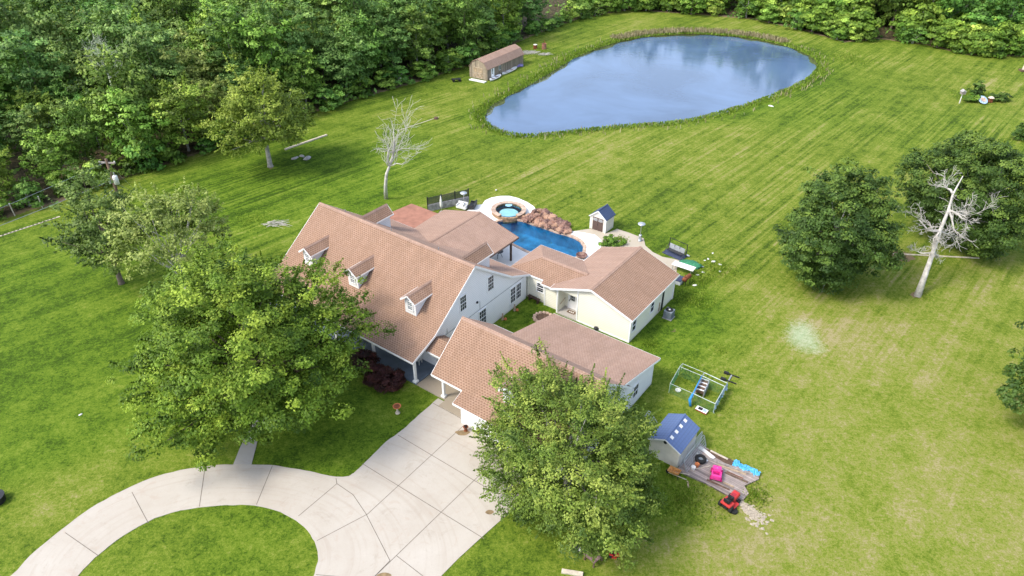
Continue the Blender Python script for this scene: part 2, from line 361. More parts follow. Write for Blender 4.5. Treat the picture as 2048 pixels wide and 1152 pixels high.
def dist_np(X, Y, poly, closed=True):
    D = np.full(X.shape, 1e9); n = len(poly)
    for i in range(n if closed else n-1):
        x1, y1 = poly[i]; x2, y2 = poly[(i+1) % n]; dx, dy = x2-x1, y2-y1
        t = np.clip(((X-x1)*dx+(Y-y1)*dy)/(dx*dx+dy*dy+1e-9), 0, 1); D = np.minimum(D, np.hypot(X-x1-t*dx, Y-y1-t*dy))
    return D
# ================================================================== GROUND
pond = smoothloop([(-4.92,107.00),(-4.09,112.37),(-1.33,117.22),(2.95,124.06),(7.19,131.58),(11.93,140.55),(16.89,146.90),(22.61,152.61),(30.00,156.69),(37.16,158.05),(43.93,157.37),(49.69,155.08),(54.60,150.56),(57.75,144.12),(58.35,137.44),(55.02,130.61),(49.77,124.01),(44.57,119.20),(39.11,114.68),(33.64,110.65),(28.61,107.49),(23.19,105.29),(16.98,104.37),(11.55,102.87),(6.22,101.01),(1.79,99.98),(-1.30,101.30),(-3.44,103.67)], 1)
pool = [(-1.66,73.60),(-0.75,74.10),(0.24,74.17),(1.22,73.74),(2.51,72.83),(3.77,72.02),(5.02,71.12),(6.13,70.51),(6.91,69.93),(7.52,69.11),(7.79,68.08),(7.62,66.88),(7.06,65.89),(6.18,65.42),(4.98,65.41),(3.79,65.67),(2.48,66.40),(1.64,66.98),(1.04,67.58),(0.24,68.37),(-0.70,69.48),(-1.54,70.74),(-2.02,72.17),(-1.98,73.10)]
spa_c = (-.44, 75.75); spa_r = 2.05
driveway = [(-32.35,25.10),(-31.13,27.23),(-30.75,28.68),(-29.84,30.60),(-28.74,32.40),(-27.36,33.87),(-25.76,35.06),(-23.93,35.86),(-21.92,36.30),(-19.78,36.46),(-17.57,36.38),(-15.29,36.01),(-13.75,35.60),(-12.54,35.33),(-11.63,35.43),(-11.21,35.90),(-10.41,37.16),(-9.47,38.77),(-8.39,40.04),(-7.30,41.70),(-5.96,43.61),(-4.72,42.74),(-3.91,41.27)]+[(-3.85,40.79), (3.56,35.35), (1.48,33.52), (-0.17,32.20), (-2.16,29.99), (-3.35,28.63), (-5.32,26.11)]+[(-13.43,23.79),(-24.32,21.67),(-30.17,21.64)]
deck = [(-3.65,77.90),(-3.35,78.95),(-2.61,79.72),(-1.51,80.19),(-0.39,80.21),(0.72,79.60),(1.81,78.56),(2.61,77.38),(2.88,76.22),(3.20,74.53),(4.47,73.17),(5.58,72.12),(6.33,71.81),(6.82,71.40),(7.95,71.15),(9.30,70.59),(9.89,69.46),(9.69,68.10)]+[(9.29,62.77), (6.81,59.38), (0.15,58.93), (-11.14,67.21), (-7.41,72.29)]+[(-4.73,77.59)]
slab_b = [(6.82,71.40),(8.92,72.02),(10.54,70.92),(12.01,72.03),(11.86,72.03),(13.17,71.13),(14.66,69.86),(14.60,68.26),(15.18,66.92),(16.08,65.91),(17.40,65.42),(18.04,64.99),(17.94,64.33),(17.24,63.81)]+[(15.80,58.12), (9.43,62.79)]+[(9.69,68.10),(9.89,69.46),(9.30,70.59),(7.95,71.15)]
forest_edge = [(-62.74,66.60),(-58.68,72.45),(-56.62,74.91),(-54.18,76.97),(-51.48,81.33),(-47.43,86.55),(-40.83,94.06),(-35.87,101.21),(-32.56,105.75),(-26.33,113.20),(-16.91,122.65),(-7.95,132.83),(-1.63,144.42),(5.62,155.80),(15.04,168.83),(27.51,177.72),(40.94,174.09),(53.65,169.65),(61.87,160.19),(67.72,150.07),(76.21,153.26),(83.49,148.89),(87.98,141.93),(98.80,140.78),(124.50,142.59)]
XS = np.arange(-150, 171, 1.0); YS = np.arange(8, 250, 1.0)
GX, GY = np.meshgrid(XS, YS)
inp = inpoly_np(GX, GY, pond); dp = dist_np(GX, GY, pond); sdp = np.where(inp, dp, -dp)
pe = offset(pool, .7); inpool = inpoly_np(GX, GY, pe) | (np.hypot(GX-spa_c[0], GY-spa_c[1]) < 1.6)
fr_poly = forest_edge+[(400, 400), (-400, 400)]
infor = inpoly_np(GX, GY, fr_poly); dfor = dist_np(GX, GY, forest_edge, False); sfor = np.where(infor, dfor, -dfor)
GZ = np.where(sdp > -.6, np.clip(-(sdp+.6)*.75, -2.2, 0), 0.0)
GZ = np.where(inpool, -3.0, GZ)
rng = np.random.default_rng(4)
def hn(sc_, seed):      # smooth value noise on the grid
    r = np.random.default_rng(seed); nx, ny = int(321/sc_)+3, int(242/sc_)+3; g = r.random((ny, nx))
    fx = (GX+150)/sc_; fy = (GY-8)/sc_; ix = fx.astype(int); iy = fy.astype(int); tx = fx-ix; ty = fy-iy; tx = tx*tx*(3-2*tx); ty = ty*ty*(3-2*ty)
    return (g[iy, ix]*(1-tx)+g[iy, ix+1]*tx)*(1-ty)+(g[iy+1, ix]*(1-tx)+g[iy+1, ix+1]*tx)*ty
flat = np.clip(np.hypot(GX+2, GY-50)/12-5.2, 0, 1)*np.clip(-sdp/6-.2, 0, 1)*np.clip((sfor+1)/-6, 0, 1)
GZ = GZ+(hn(14, 1)-.5)*.22*flat*(~inp)
dry = .05+.20*hn(9, 2)*hn(23, 3)*2; lush_shade = .35+.3*(hn(18, 4)-.5)
def blobf(x, y, r, asp=1., ang=0.):
    dx, dy = GX-x, GY-y; c, s_ = math.cos(ang), math.sin(ang); a = (dx*c+dy*s_)/(r*asp); b = (-dx*s_+dy*c)/r
    return np.exp(-(a*a+b*b)*1.2)
for (x, y), r, a in [((30.05,50.19),9,.5),((47.29,61.73),9,.35),((29.91,54.69),6,.35),((37.39,58.93),7,.45),((22.58,46.11),6,.25),((23.90,39.22),8,.55),((32.94,38.26),9,.35),((13.90,29.40),7,.75),((8.54,28.25),4,.55),((18.52,28.68),7,.5),((25.61,30.23),8,.25),((31.55,30.27),7,.4),((21.81,150.31),9,.25),((9.75,136.26),7,.3),((21.04,65.37),5,.25),((23.51,58.80),4,.35),((-27.57,39.37),4,.25),((-30.69,34.93),4,.35),((-32.09,31.06),4,.3),((-21.64,29.94),3,.25),((34.68,89.96),14,.18),((15.11,89.72),16,.18),((76.13,124.17),14,.2),((3.54,84.90),9,.3),((-6.34,117.64),10,.22),((-10.12,40.03),2,.3),((-24.63,71.41),4,.2)]:
    dry += .6*a*blobf(x, y, r)
for (x, y), r, a in [((-39.82,49.61),13,.75),((-32.74,45.67),9,.6),((-48.67,55.60),12,.55),((-37.29,40.37),8,.35),((-35.05,73.67),12,.3),((-26.94,83.06),12,.45),((-30.69,87.54),14,.3),((-14.95,79.01),8,.3),((-12.23,38.96),5,.5),((-15.26,38.94),5,.5),((-8.80,41.68),4,.4),((-15.10,89.33),12,.25),((13.85,51.50),4,.5),((17.89,57.88),4,.5),((19.28,51.54),6,.35),((1.25,56.05),3,.6),((37.75,111.16),12,.1),((12.27,32.58),4,.6),((9.94,35.21),4,.6),((17.55,69.59),4,.3),((42.27,100.73),12,.2),((-20.20,29.57),7,.25),((33.08,58.02),7,.15)]:  # lush grass; blobs beside the oak and in the courtyard paint shade as deep green
    lush_shade += a*blobf(x, y, r)
lush_shade -= .12*np.clip((GX-8)/20, 0, 1)*np.clip((75-GY)/20, 0, 1); dry += .06*np.clip((GX-14)/14, 0, 1)*np.clip((66-GY)/16, 0, 1)
lush_shade -= .12*np.clip((GX-5)/15, 0, 1)
soil_shade_m = np.clip((sfor+.5)/2.5, 0, 1)*.95
for (x, y), r, a in [((40.12,58.95),1.1,.9),((41.98,66.41),1.7,1.),((38.77,64.55),1.2,.6),((14.87,53.38),.9,.7),((14.43,51.50),.8,.6),((15.93,33.46),1.2,.5),((22.81,45.48),.9,.6),((-32.21,88.47),1.2,.7),((2.16,27.50),1.,.4),((21.12,63.39),2.2,.5),((22.93,64.39),1.4,.4),((23.64,36.47),1.2,.5),((19.14,61.47),1.5,.4),((25.49,58.82),.9,.5),((-29.11,91.80),1.1,.5),((-1.04,52.74),2.2,.42),((1.97,55.49),1.8,.40)]:  # bare soil spots; last two paint the courtyard's shade as a brown tint
    soil_shade_m = np.maximum(soil_shade_m, a*blobf(x, y, r))
bank = np.clip(1-np.abs(sdp+.5)/1.6, 0, 1)
lush_shade += .5*np.clip(1-np.abs(sdp+2.2)/3, 0, 1)*.6
soil_shade_m = np.maximum(soil_shade_m, np.clip((sdp+.9)/.8, 0, 1)*.7)
nv = GX.size; nyy, nxx = GX.shape
vs_ = np.stack([GX.ravel(), GY.ravel(), GZ.ravel()], 1)
idx = np.arange(nv).reshape(nyy, nxx)
q = np.stack([idx[:-1, :-1].ravel(), idx[:-1, 1:].ravel(), idx[1:, 1:].ravel(), idx[1:, :-1].ravel()], 1)
B = 4000.; outer = np.array([[-B, -B, 0], [B, -B, 0], [B, B, 0], [-B, B, 0]])
cs = [idx[0, 0], idx[0, -1], idx[-1, -1], idx[-1, 0]]
allv = np.vstack([vs_, outer]); faces = [tuple(map(int, f)) for f in q]
for i in range(4): faces.append((nv+i, nv+(i+1) % 4, int(cs[(i+1) % 4]), int(cs[i])))
me = bpy.data.meshes.new('ground'); me.from_pydata([tuple(v) for v in allv], [], faces)
ca = me.color_attributes.new('M', 'FLOAT_COLOR', 'POINT'); cb = np.ones((nv+4, 4)); cb[:nv, 0] = dry.ravel(); cb[:nv, 1] = lush_shade.ravel(); cb[:nv, 2] = soil_shade_m.ravel(); cb[nv:, :3] = (.3, .3, 0); cb[nv+2:, 2] = .9
cb[:, 3] = 0; cb[:nv, 3] = (blobf(*(26.51,52.50), 1.9, 1.7, 1.1)+.5*blobf(*(27.38,50.17), 1.4)).ravel(); ca.data.foreach_set('color', np.clip(cb, 0, 1).ravel()); me.polygons.foreach_set('use_smooth', [True]*len(me.polygons))
ground = bpy.data.objects.new('ground', me); COL.objects.link(ground); struct(ground)
m, n, b = newmat('grass')
at = N(n, "Attribute"); at.attribute_name = 'M'; s = N(n, "SeparateColor"); n.links.new(at.outputs['Color'], s.inputs[0])
tc = N(n, "TexCoord").outputs['Object']
def streak(ang, a, bb, det=3):
    mp = N(n, "Mapping"); mp.inputs['Rotation'].default_value = (0, 0, -ang); n.links.new(tc, mp.inputs[0])
    mp2 = N(n, "Mapping"); mp2.inputs['Scale'].default_value = (bb, a, 1); n.links.new(mp.outputs[0], mp2.inputs[0])
    return noise(n, mp2.outputs[0], 1., det, .65, .3)
n1 = noise(n, tc, .09, 4); n2 = noise(n, tc, .42, 6, .75); n3 = noise(n, tc, 2.4, 6, .8); n4 = noise(n, tc, 16, 3, .7)
aL = math.atan2(*(tuple(reversed(np.subtract((-27.12,89.18),(-50.88,64.66)))))); aR = math.atan2(*(tuple(reversed(np.subtract((63.51,129.58),(32.07,94.15))))))
sL = streak(aL, .75, .035); sR = streak(aR, .8, .035); sx = N(n, "SeparateXYZ"); n.links.new(tc, sx.inputs[0])
side = ramp(n, mth(n, 'ADD', mth(n, 'MULTIPLY', mth(n, 'ADD', sx.outputs[0], mth(n, 'MULTIPLY', n1, 8.)), .03), .45), [(.35, 0.), (.65, 1.)])
stv = N(n, "Mix"); n.links.new(side, stv.inputs[0]); n.links.new(sL, stv.inputs[2]); n.links.new(sR, stv.inputs[3]); stk = stv.outputs[0]
far = ramp(n, mth(n, 'MULTIPLY', sx.outputs[1], .01), [(.42, 0.), (.62, 1.)])
stk = mth(n, 'MULTIPLY', mth(n, 'SUBTRACT', stk, .5), mth(n, 'ADD', mth(n, 'MULTIPLY', far, .45), .22))
GREEN = (.150, .215, .020); LUSH = (.070, .160, .010); PALE = (.235, .295, .050); DRY = (.285, .262, .105); SOIL_SHADE = (.20, .145, .085); FLOOR = (.055, .048, .026)
def cen(x, k): return mth(n, 'MULTIPLY', mth(n, 'SUBTRACT', x, .5), k)
def addm(*a):
    r = a[0]
    for x in a[1:]: r = mth(n, 'ADD', r, x)
    return r
n5 = noise(n, tc, 6.5, 4, .75)
lnL = streak(aL, 2.6, .05, 2); lnR = streak(aR, 2.3, .05, 2)
lnm = N(n, "Mix"); n.links.new(side, lnm.inputs[0]); n.links.new(lnL, lnm.inputs[2]); n.links.new(lnR, lnm.inputs[3])
lines = mth(n, 'MULTIPLY', mth(n, 'SUBTRACT', lnm.outputs[0], .5), mth(n, 'MULTIPLY', ramp(n, noise(n, tc, .045, 3), [(.42, .15), (.62, 1.)]), mth(n, 'ADD', mth(n, 'MULTIPLY', far, .9), .25)))
dr, lu = s.outputs[0], s.outputs[1]
t_ = addm(mth(n, 'MULTIPLY', dr, .50), mth(n, 'MULTIPLY', lu, -.16), .375, cen(n1, .6), cen(n2, 1.15), cen(n3, 1.5), cen(n5, 1.15), cen(n4, .75), mth(n, 'MULTIPLY', stk, -1.25), mth(n, 'MULTIPLY', lines, -1.3))
c = ramp(n, t_, [(.05, (.036, .064, .006)), (.26, (.082, .132, .011)), (.46, (.136, .182, .018)), (.64, (.188, .220, .034)), (.84, (.245, .230, .074)), (1., (.31, .265, .135))])
c = mixc(n, ramp(n, addm(mth(n, 'SUBTRACT', lu, dr), cen(n2, .5)), [(.05, 0.), (.6, .5)]), c, mixc(n, 1., c, (.74, 1., .5), 'MULTIPLY'))
wht = ramp(n, addm(at.outputs['Alpha'], cen(n3, 1.2), cen(n5, .8)), [(.42, 0.), (1.0, .62)])
c = mixc(n, wht, c, (.42, .50, .36))
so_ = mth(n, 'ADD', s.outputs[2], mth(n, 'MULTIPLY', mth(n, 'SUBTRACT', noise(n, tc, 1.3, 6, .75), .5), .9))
c = mixc(n, ramp(n, so_, [(.5, 0.), (.62, 1.)]), c, mixc(n, ramp(n, so_, [(.8, 0.), (.95, 1.)]), SOIL_SHADE, FLOOR))
c = mixc(n, ramp(n, noise(n, tc, 9, 4, .8), [(.33, .55), (.44, 0.)]), c, (.045, .075, .010))
wb = N(n, "NewGeometry"); sp = N(n, "SeparateXYZ"); 
n.links.new(c, b.inputs['Base Color']); setin(b, Roughness=.9); b.inputs['Specular IOR Level'].default_value = .1
bump(n, b, mth(n, 'ADD', mth(n, 'MULTIPLY', n3, .6), mth(n, 'MULTIPLY', n4, .5)), .09, .9)
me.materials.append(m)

# ------------------------------------------------------------------ pond
pw = offset(pond, .35); mbp = MB(); mbp.sheet(pw, -.30); o = mbp.build('pond_water', 'pond_water'); struct(o)
rs = random.Random(2); k = len(pw); inn = []; ph_ = [rs.uniform(0, 6) for _ in range(4)]
fine = []
for i in range(k):
    for j in range(4): fine.append((pw[i][0]+(pw[(i+1) % k][0]-pw[i][0])*j/4, pw[i][1]+(pw[(i+1) % k][1]-pw[i][1])*j/4))
w_in = [.9+.45*math.sin(i*.31+ph_[0])+.35*math.sin(i*.83+ph_[1])+.25*rs.random() for i in range(len(fine))]; i1 = offset(fine, -1.); k = len(fine)
inn = [(fine[i][0]+(i1[i][0]-fine[i][0])*w_in[i], fine[i][1]+(i1[i][1]-fine[i][1])*w_in[i]) for i in range(k)]
mb = MB(); mb.add([(p[0], p[1], -.294) for p in fine]+[(p[0], p[1], -.294) for p in inn], [(i, (i+1) % k, k+(i+1) % k, k+i) for i in range(k)]); struct(mb.build('shallow_water', 'shallow_water', fixn=False))

# ------------------------------------------------------------------ driveway
def crv(p, k):
    r = []; rj = random.Random(3)
    for i in range(len(p)-1):
        a, b_, c_, d_ = p[max(i-1, 0)], p[i], p[i+1], p[min(i+2, len(p)-1)]
        for j in range(k):
            t = j/k; q = [.5*(2*b_[m_]+(c_[m_]-a[m_])*t+(2*a[m_]-5*b_[m_]+4*c_[m_]-d_[m_])*t*t+(3*b_[m_]-a[m_]-3*c_[m_]+d_[m_])*t**3)+rj.uniform(-.03, .03) for m_ in (0, 1)]; r.append(tuple(q))
    return r+[p[-1]]
mb = MB()
drv = crv(driveway[:21], 4)+driveway[21:-3]+[(-8.13,17.39),(-12.36,19.84),(-12.72,24.42)]+crv([(-12.30,27.07),(-12.26,28.13),(-12.44,29.05),(-13.02,30.15),(-14.11,31.25),(-15.72,32.23),(-17.57,32.72),(-19.64,32.75),(-21.93,32.44),(-23.98,31.64),(-25.41,30.31),(-26.53,28.55),(-27.01,26.98)], 4)+[(-27.61,24.65),(-27.94,21.65),(-32.69,22.49)]
mb.sheet(drv, .035); mb.wallring(drv, -.05, .035)
struct(mb.build('driveway', 'driveway', fixn=False))
def jl(name, lines, wd, mat, z):
    mb = MB()
    for L in lines:
        for a, b_ in zip(L[:-1], L[1:]):
            dx, dy = b_[0]-a[0], b_[1]-a[1]; l = math.hypot(dx, dy); px, py = -dy/l*wd/2, dx/l*wd/2
            mb.add([(a[0]-px, a[1]-py, z), (b_[0]-px, b_[1]-py, z), (b_[0]+px, b_[1]+py, z), (a[0]+px, a[1]+py, z)], [(0, 1, 2, 3)])
    return struct(mb.build(name, mat, fixn=False))
jl('driveway_joint', [[(-6.31,43.02),(-3.91,41.27)],[(-8.65,39.46),(-1.19,34.00)],[(-10.86,36.57),(-1.75,30.14)],[(-3.75,40.45),(-9.73,32.06)],[(-9.73,32.06),(-9.79,32.02)],[(-1.33,36.78),(-8.51,27.26)],[(-12.51,35.19),(-12.34,34.69)],[(-12.34,34.69),(-11.02,33.72),(-9.84,32.10),(-7.68,28.45)],[(-12.34,34.69),(-14.37,31.87)],[(-9.79,32.02),(-12.67,29.92)],[(-7.68,28.45),(-8.51,27.26)],[(-7.32,28.82),(-5.33,27.25)],
    [(-17.37,36.33),(-17.49,32.81)],[(-22.19,36.06),(-21.34,32.62)],[(-26.50,33.84),(-24.25,31.23)],[(-29.40,30.44),(-26.38,28.70)],[(-12.16,27.42),(-10.00,27.22)]], .045, 'joint', .040)
struct(MB().sheet([(-18.93,36.42),(-19.10,38.09),(-19.35,39.96),(-19.33,43.33),(-20.34,43.33),(-20.20,39.96),(-20.30,38.08),(-20.26,36.36)][::-1], .032).build('walkway', 'walk', fixn=False))
mb = MB(); bz = [(-7.87,45.20), (-5.33,43.34), (-5.80,42.71), (-3.66,41.14), (-1.23,44.45), (-5.79,47.79)]; mb.sheet(bz, .12); mb.wallring(bz, -.05, .12)
struct(mb.build('breezeway_floor', 'breezeway', fixn=False))
# ------------------------------------------------------------------ pool surrounds
spa_loop = [(spa_c[0]+spa_r*.97*math.cos(t*math.pi/16), spa_c[1]+spa_r*.97*math.sin(t*math.pi/16)) for t in range(32)]
holes = [pool]
mb = MB(); mb.sheet(deck, .05, holes); mb.wallring(deck, -.1, .05); struct(mb.build('pool_deck', 'concrete_white', fixn=False))
mb = MB(); mb.sheet(slab_b, .045); mb.wallring(slab_b, -.1, .045); struct(mb.build('patio', 'patio_beige', fixn=False))
sp_ = thing('swimming_pool', 'free form swimming pool with blue water and stone coping behind the house', 'pool')
poolin = pool
cb_ = [sum(p[0] for p in pool)/len(pool), sum(p[1] for p in pool)/len(pool)]
mb = MB(); mb.wallring(offset(pool, .01), -1.6, .07); mb.sheet(offset(pool, .01), -1.6); mb.build('basin', 'pool_plaster', sp_, fixn=False)
mb = MB(); oo = offset(pool, .33); k = len(pool)
mb.add([(p[0], p[1], .11) for p in oo]+[(p[0], p[1], .11) for p in offset(pool, -.02)]+[(p[0], p[1], .04) for p in oo]+[(p[0], p[1], -.1) for p in offset(pool, -.02)],
       [(i, (i+1) % k, k+(i+1) % k, k+i) for i in range(k)]+[(2*k+i, 2*k+(i+1) % k, (i+1) % k, i) for i in range(k)]+[(k+i, k+(i+1) % k, 3*k+(i+1) % k, 3*k+i) for i in range(k)])
mb.build('coping', 'stone_coping', sp_, fixn=True)
st = [(-1.74,74.20),(-1.42,74.62),(-0.63,74.99),(0.24,75.00),(0.30,74.45),(-0.35,74.00),(-1.27,73.77)]
mb = MB(); mb.sheet(st, -.45); mb.wallring(st, -1.6, -.45); mb.build('tanning_step', 'pool_step', sp_, fixn=False)
mb = MB(); mb.sheet(pool, -.12); mb.build('water', 'pool_water', sp_, fixn=False)
# raised spa
hs_ = thing('hot_tub', 'round raised stone hot tub spilling into the swimming pool', 'hot tub', spa_c)
def arcring(r0, r1, z0, z1, a0=0, a1=360, n=40):
    mb = MB(); full = abs(a1-a0) >= 359.9; m_ = n if full else n+1; V = []
    for r, z in ((r0, z0), (r1, z0), (r1, z1), (r0, z1)):
        for i in range(m_): t = R(a0+(a1-a0)*i/n); V.append((r*math.cos(t), r*math.sin(t), z))
    F = []
    for i in range(n):
        j = (i+1) % m_
        for q_ in range(4): F.append((q_*m_+i, q_*m_+j, ((q_+1) % 4)*m_+j, ((q_+1) % 4)*m_+i))
    if not full: F += [(0, m_, 2*m_, 3*m_), (m_-1, 2*m_-1, 3*m_-1, 4*m_-1)]
    mb.add(V, F); return mb
arcring(1.62, 2.0, -.3, .50, -58, 238).build('wall', 'stone_wall', hs_)
arcring(1.66, 1.98, -.3, .36, -122, -58, 12).build('spillway', 'stone_wall', hs_)
cp = arcring(1.55, 2.08, .502, .57, -58, 238); cp.build('coping', 'stone_coping', hs_)
for a in range(-40, 236, 27):
    t = R(a); jm = MB(); jm.obox((1.815*math.cos(t), 1.815*math.sin(t), .571), (math.cos(t), math.sin(t), 0), (-math.sin(t), math.cos(t), 0), (0, 0, 1), .26, .02, .004); jm.build('coping_joint', 'stone_grey', hs_)
mb = MB(); mb.lathe([(1.63, .42), (1.62, .05), (1.12, .05), (1.08, -.35), (.0, -.35)], n=36); mb.f = mb.f[:-1]; mb.f = [f for f in mb.f if len(f) == 4]; mb.build('seat_shell', 'spa_plaster', hs_, fixn=False)
mb = MB(); mb.sheet([(1.62*math.cos(t*math.pi/18), 1.62*math.sin(t*math.pi/18)) for t in range(36)], .33); mb.build('water', 'pool_water', hs_, fixn=False)
MB().lathe([(.42, .36), (.42, .40), (.0, .40)], (0, 1.35, 0), 16).build('entry_step', 'pool_step', hs_)

# boulders of the waterfall
protos = []
for k in range(5):
    mb = MB(); mb.blob((0, 0, 0), 1, k*7+3, .22, 10, 6); 
    rr = random.Random(k); mb.v = [tuple(c*(1+rr.uniform(-.09, .09)) for c in v) for v in mb.v]
    protos.append(mb.build('boulder', 'boulder'))
rb = random.Random(11); cnt = 0
top = [(1.62,74.18),(2.56,75.22),(3.50,75.51),(4.54,74.96),(5.65,73.32),(6.33,71.73)]; bot = [(1.61,73.82),(2.77,72.83),(3.65,72.23),(4.52,71.53),(5.39,70.94),(6.28,70.87)]
def ip(L, t): t *= len(L)-1; i = min(int(t), len(L)-2); f = t-i; return (L[i][0]*(1-f)+L[i+1][0]*f, L[i][1]*(1-f)+L[i+1][1]*f)
spots = []; rowid = []
for i in range(15):
    for j in range(4):
        t = (i+rb.uniform(-.3, .3)+.5)/15; s_ = (j+rb.uniform(-.25, .25)+.35)/4; a = ip(bot, t); b2 = ip(top, t)
        rowid.append(j); spots.append((a[0]*(1-s_)+b2[0]*s_, a[1]*(1-s_)+b2[1]*s_, .18+.65*s_*math.sin(math.pi*min(1, .15+t*.85)), rb.uniform(.22, .50)))
spots += [(*(1.35,74.18), .15, .34), (*(1.03,74.28), .15, .3), (*(6.23,71.21), .2, .42)]
rowid += [4, 4, 5]
BL = ['reddish boulder in the lowest waterfall row touching the pool water', 'reddish boulder in the second row up from the pool water', 'reddish boulder near the crest of the pool waterfall heap', 'reddish boulder on the lawn side of the pool waterfall heap', 'orange brown boulder between the hot tub wall and the waterfall heap', 'large dark boulder at the right end of the waterfall heap']
for (x, y, z, r), ri in zip(spots, rowid):
    o = protos[cnt] if cnt < 5 else protos[rb.randrange(5)].copy()
    if cnt >= 5: COL.objects.link(o)
    o.location = (x, y, z); o.scale = (r*rb.uniform(1, 1.5), r*rb.uniform(.9, 1.2), r*rb.uniform(.6, .9)); o.rotation_euler = (rb.uniform(-.4, .4), rb.uniform(-.4, .4), rb.uniform(0, 6.3))
    tag(o, BL[ri], 'boulder', 'boulders of the pool waterfall, row %s' % 'abcdef'[ri]); cnt += 1
# ================================================================== HOUSE (house frame: x along the ridges, y up the driveway axis)
HX, HY = (-7.92,45.38); HROT = R(-36.26)
def htag(name, label, cat, group=None): return thing(name, label, cat, (HX, HY), HROT, group)
def fascia(mb, a, b, h=.2, t=.035, drop=.02):
    a = Vector(a); b = Vector(b); d = (b-a).normalized(); u2 = Vector((0, 0, 1))-d*d.z
    c = (a+b)/2+Vector((0, 0, -drop-h/2)); s_ = d.cross(u2); mb.obox(c, d, s_, u2, (b-a).length/2+.01, t/2, h/2)
def window(parent, c, r, w, h, n, cols=3, rows=4, glassm='window_glass', fr=.09, name='window'):
    """frame + pane; c centre on wall, r right vector, n outward normal"""
    c = Vector(c); r = Vector(r).normalized(); n_ = Vector(n).normalized(); up = Vector((0, 0, 1)); mb = MB()
    c0 = c+n_*.03
    for s_ in (-1, 1): mb.obox(c0+r*s_*(w/2+fr/2-.01), r, n_, up, fr/2, .035, h/2+fr)
    for s_ in (-1, 1): mb.obox(c0+up*s_*(h/2+fr/2-.01)+n_*.003, r, n_, up, w/2+fr, .038, fr/2)
    mb.obox(c0+n_*.006, r, n_, up, w/2, .028, .022)
    for i in range(1, cols): mb.obox(c0+r*(-w/2+w*i/cols)-n_*.002, r, n_, up, .007, .022, h/2)
    for i in range(1, rows):
        if rows % 2 == 0 and i == rows//2: continue
        mb.obox(c0+up*(-h/2+h*i/rows)-n_*.004, r, n_, up, w/2, .02, .007)
    o = mb.build(name, 'trim_white', parent)
    MB().obox(c+n_*.012, r, n_, up, w/2, .012, h/2).build('pane', glassm, o); return o
def dormer(parent, uc, vf, vback_dir, zb, ze, zr, hw, vr_front, vr_ridge, vr_eave, slope_eave=.85, win=True):
    d = MB(); s_ = vback_dir
    prof = [(uc-hw, zb), (uc+hw, zb), (uc+hw, ze-.08), (uc, zr-.16), (uc-hw, ze-.08)]
    lo, hi = (vf, vr_eave) if s_ > 0 else (vr_eave, vf)
    body = d.prism(prof, lo, hi, 'y').build('dormer', 'siding_white', parent)
    m_ = (zr-ze)/hw; ev = slope_eave; ze2 = zr-m_*ev
    rf = MB()
    for q in (-1, 1):
        pts = [(uc, vr_front, zr), (uc, vr_ridge, zr), (uc+q*ev, vr_eave, ze2), (uc+q*ev, vr_front, ze2)]
        if (q > 0) == (s_ > 0): pts = pts[::-1]
        rf.slab(pts, .08)
    r_ = rf.build('roof', 'shingle_front', body)
    cap = MB()
    for q in (-1, 1): cap.slab([(uc, vr_front-.01*s_, zr+.035), (uc, vr_ridge, zr+.035), (uc+q*.16, vr_ridge, zr+.035-.16*m_), (uc+q*.16, vr_front-.01*s_, zr+.035-.16*m_)], .03)
    cap.build('ridge_cap', 'shingle_pale', body)
    t = MB()
    for q in (-1, 1):
        fascia(t, (uc, vr_front-.02*s_, zr-.02), (uc+q*ev, vr_front-.02*s_, ze2-.02), .14, .03, .0)
        fascia(t, (uc+q*(ev+.02), vr_front, ze2), (uc+q*(ev+.02), vr_eave, ze2), .12, .03, .0)
    t.build('fascia', 'trim_white', body)
    window(body, (uc, vf, (zb+ze)/2+.17), (s_, 0, 0), .52, .78, (0, -s_, 0), 2, 4, 'window_glass_pale')
    return body
def ridgecap(parent, a, b, mf, mr, wd=.22, axis='x', mat='shingle_pale', lift=.04):
    # a, b ridge ends; mf, mr slopes either side
    cap = MB(); a = Vector(a)+Vector((0, 0, lift)); b = Vector(b)+Vector((0, 0, lift))
    dv = Vector((0, 1, 0)) if axis == 'x' else Vector((1, 0, 0))
    for q, m_ in ((-1, mf), (1, mr)):
        e = dv*q*wd+Vector((0, 0, -wd*m_)); cap.slab([tuple(a), tuple(b), tuple(b+e), tuple(a+e)], .03)
    return cap.build('ridge_cap', mat, parent)

# ---- main farmhouse
fh = htag('farmhouse', 'large white farmhouse with long steep terracotta shingle roof, dormers and blue floored front porch', 'house')
UL, UR = -19.3, .2
prof = [(2.6, 0), (2.6, 3.62), (7.85, 7.58), (13.1, 3.84), (15.7, 2.68), (15.7, 0)]
MB().prism(prof, -19.0, 0, 'x').build('wall', 'siding_white', fh)
top = [(-.4, 2.63), (2.4, 3.7), (7.85, 7.75)]; th = .15
rf = MB().prism(top+[(7.85, 7.75-th), (2.4, 3.7-th), (-.4, 2.63-th)], UL, UR, 'x').build('front_roof', 'shingle_front', fh)
top = [(7.85, 7.745), (13.1, 4.0), (15.95, 2.75)]
MB().prism(top+[(15.95, 2.75-th), (13.1, 4.0-th), (7.85, 7.745-th)], UL, UR, 'x').build('rear_roof', 'shingle_pale', fh)
ridgecap(fh, (UL, 7.85, 7.75), (UR+.02, 7.85, 7.75), .743, .714)
fb = MB()
for uu in (UL-.02, UR+.02):
    for a, b in (((-.4, 2.63), (2.4, 3.7)), ((2.4, 3.7), (7.85, 7.75)), ((7.85, 7.75), (13.1, 4.0)), ((13.1, 4.0), (15.95, 2.75))):
        fascia(fb, (uu, *a), (uu, *b), .2, .035, -.01+.03)
fascia(fb, (UL, -.42, 2.61), (UR, -.42, 2.61), .17, .035, 0)
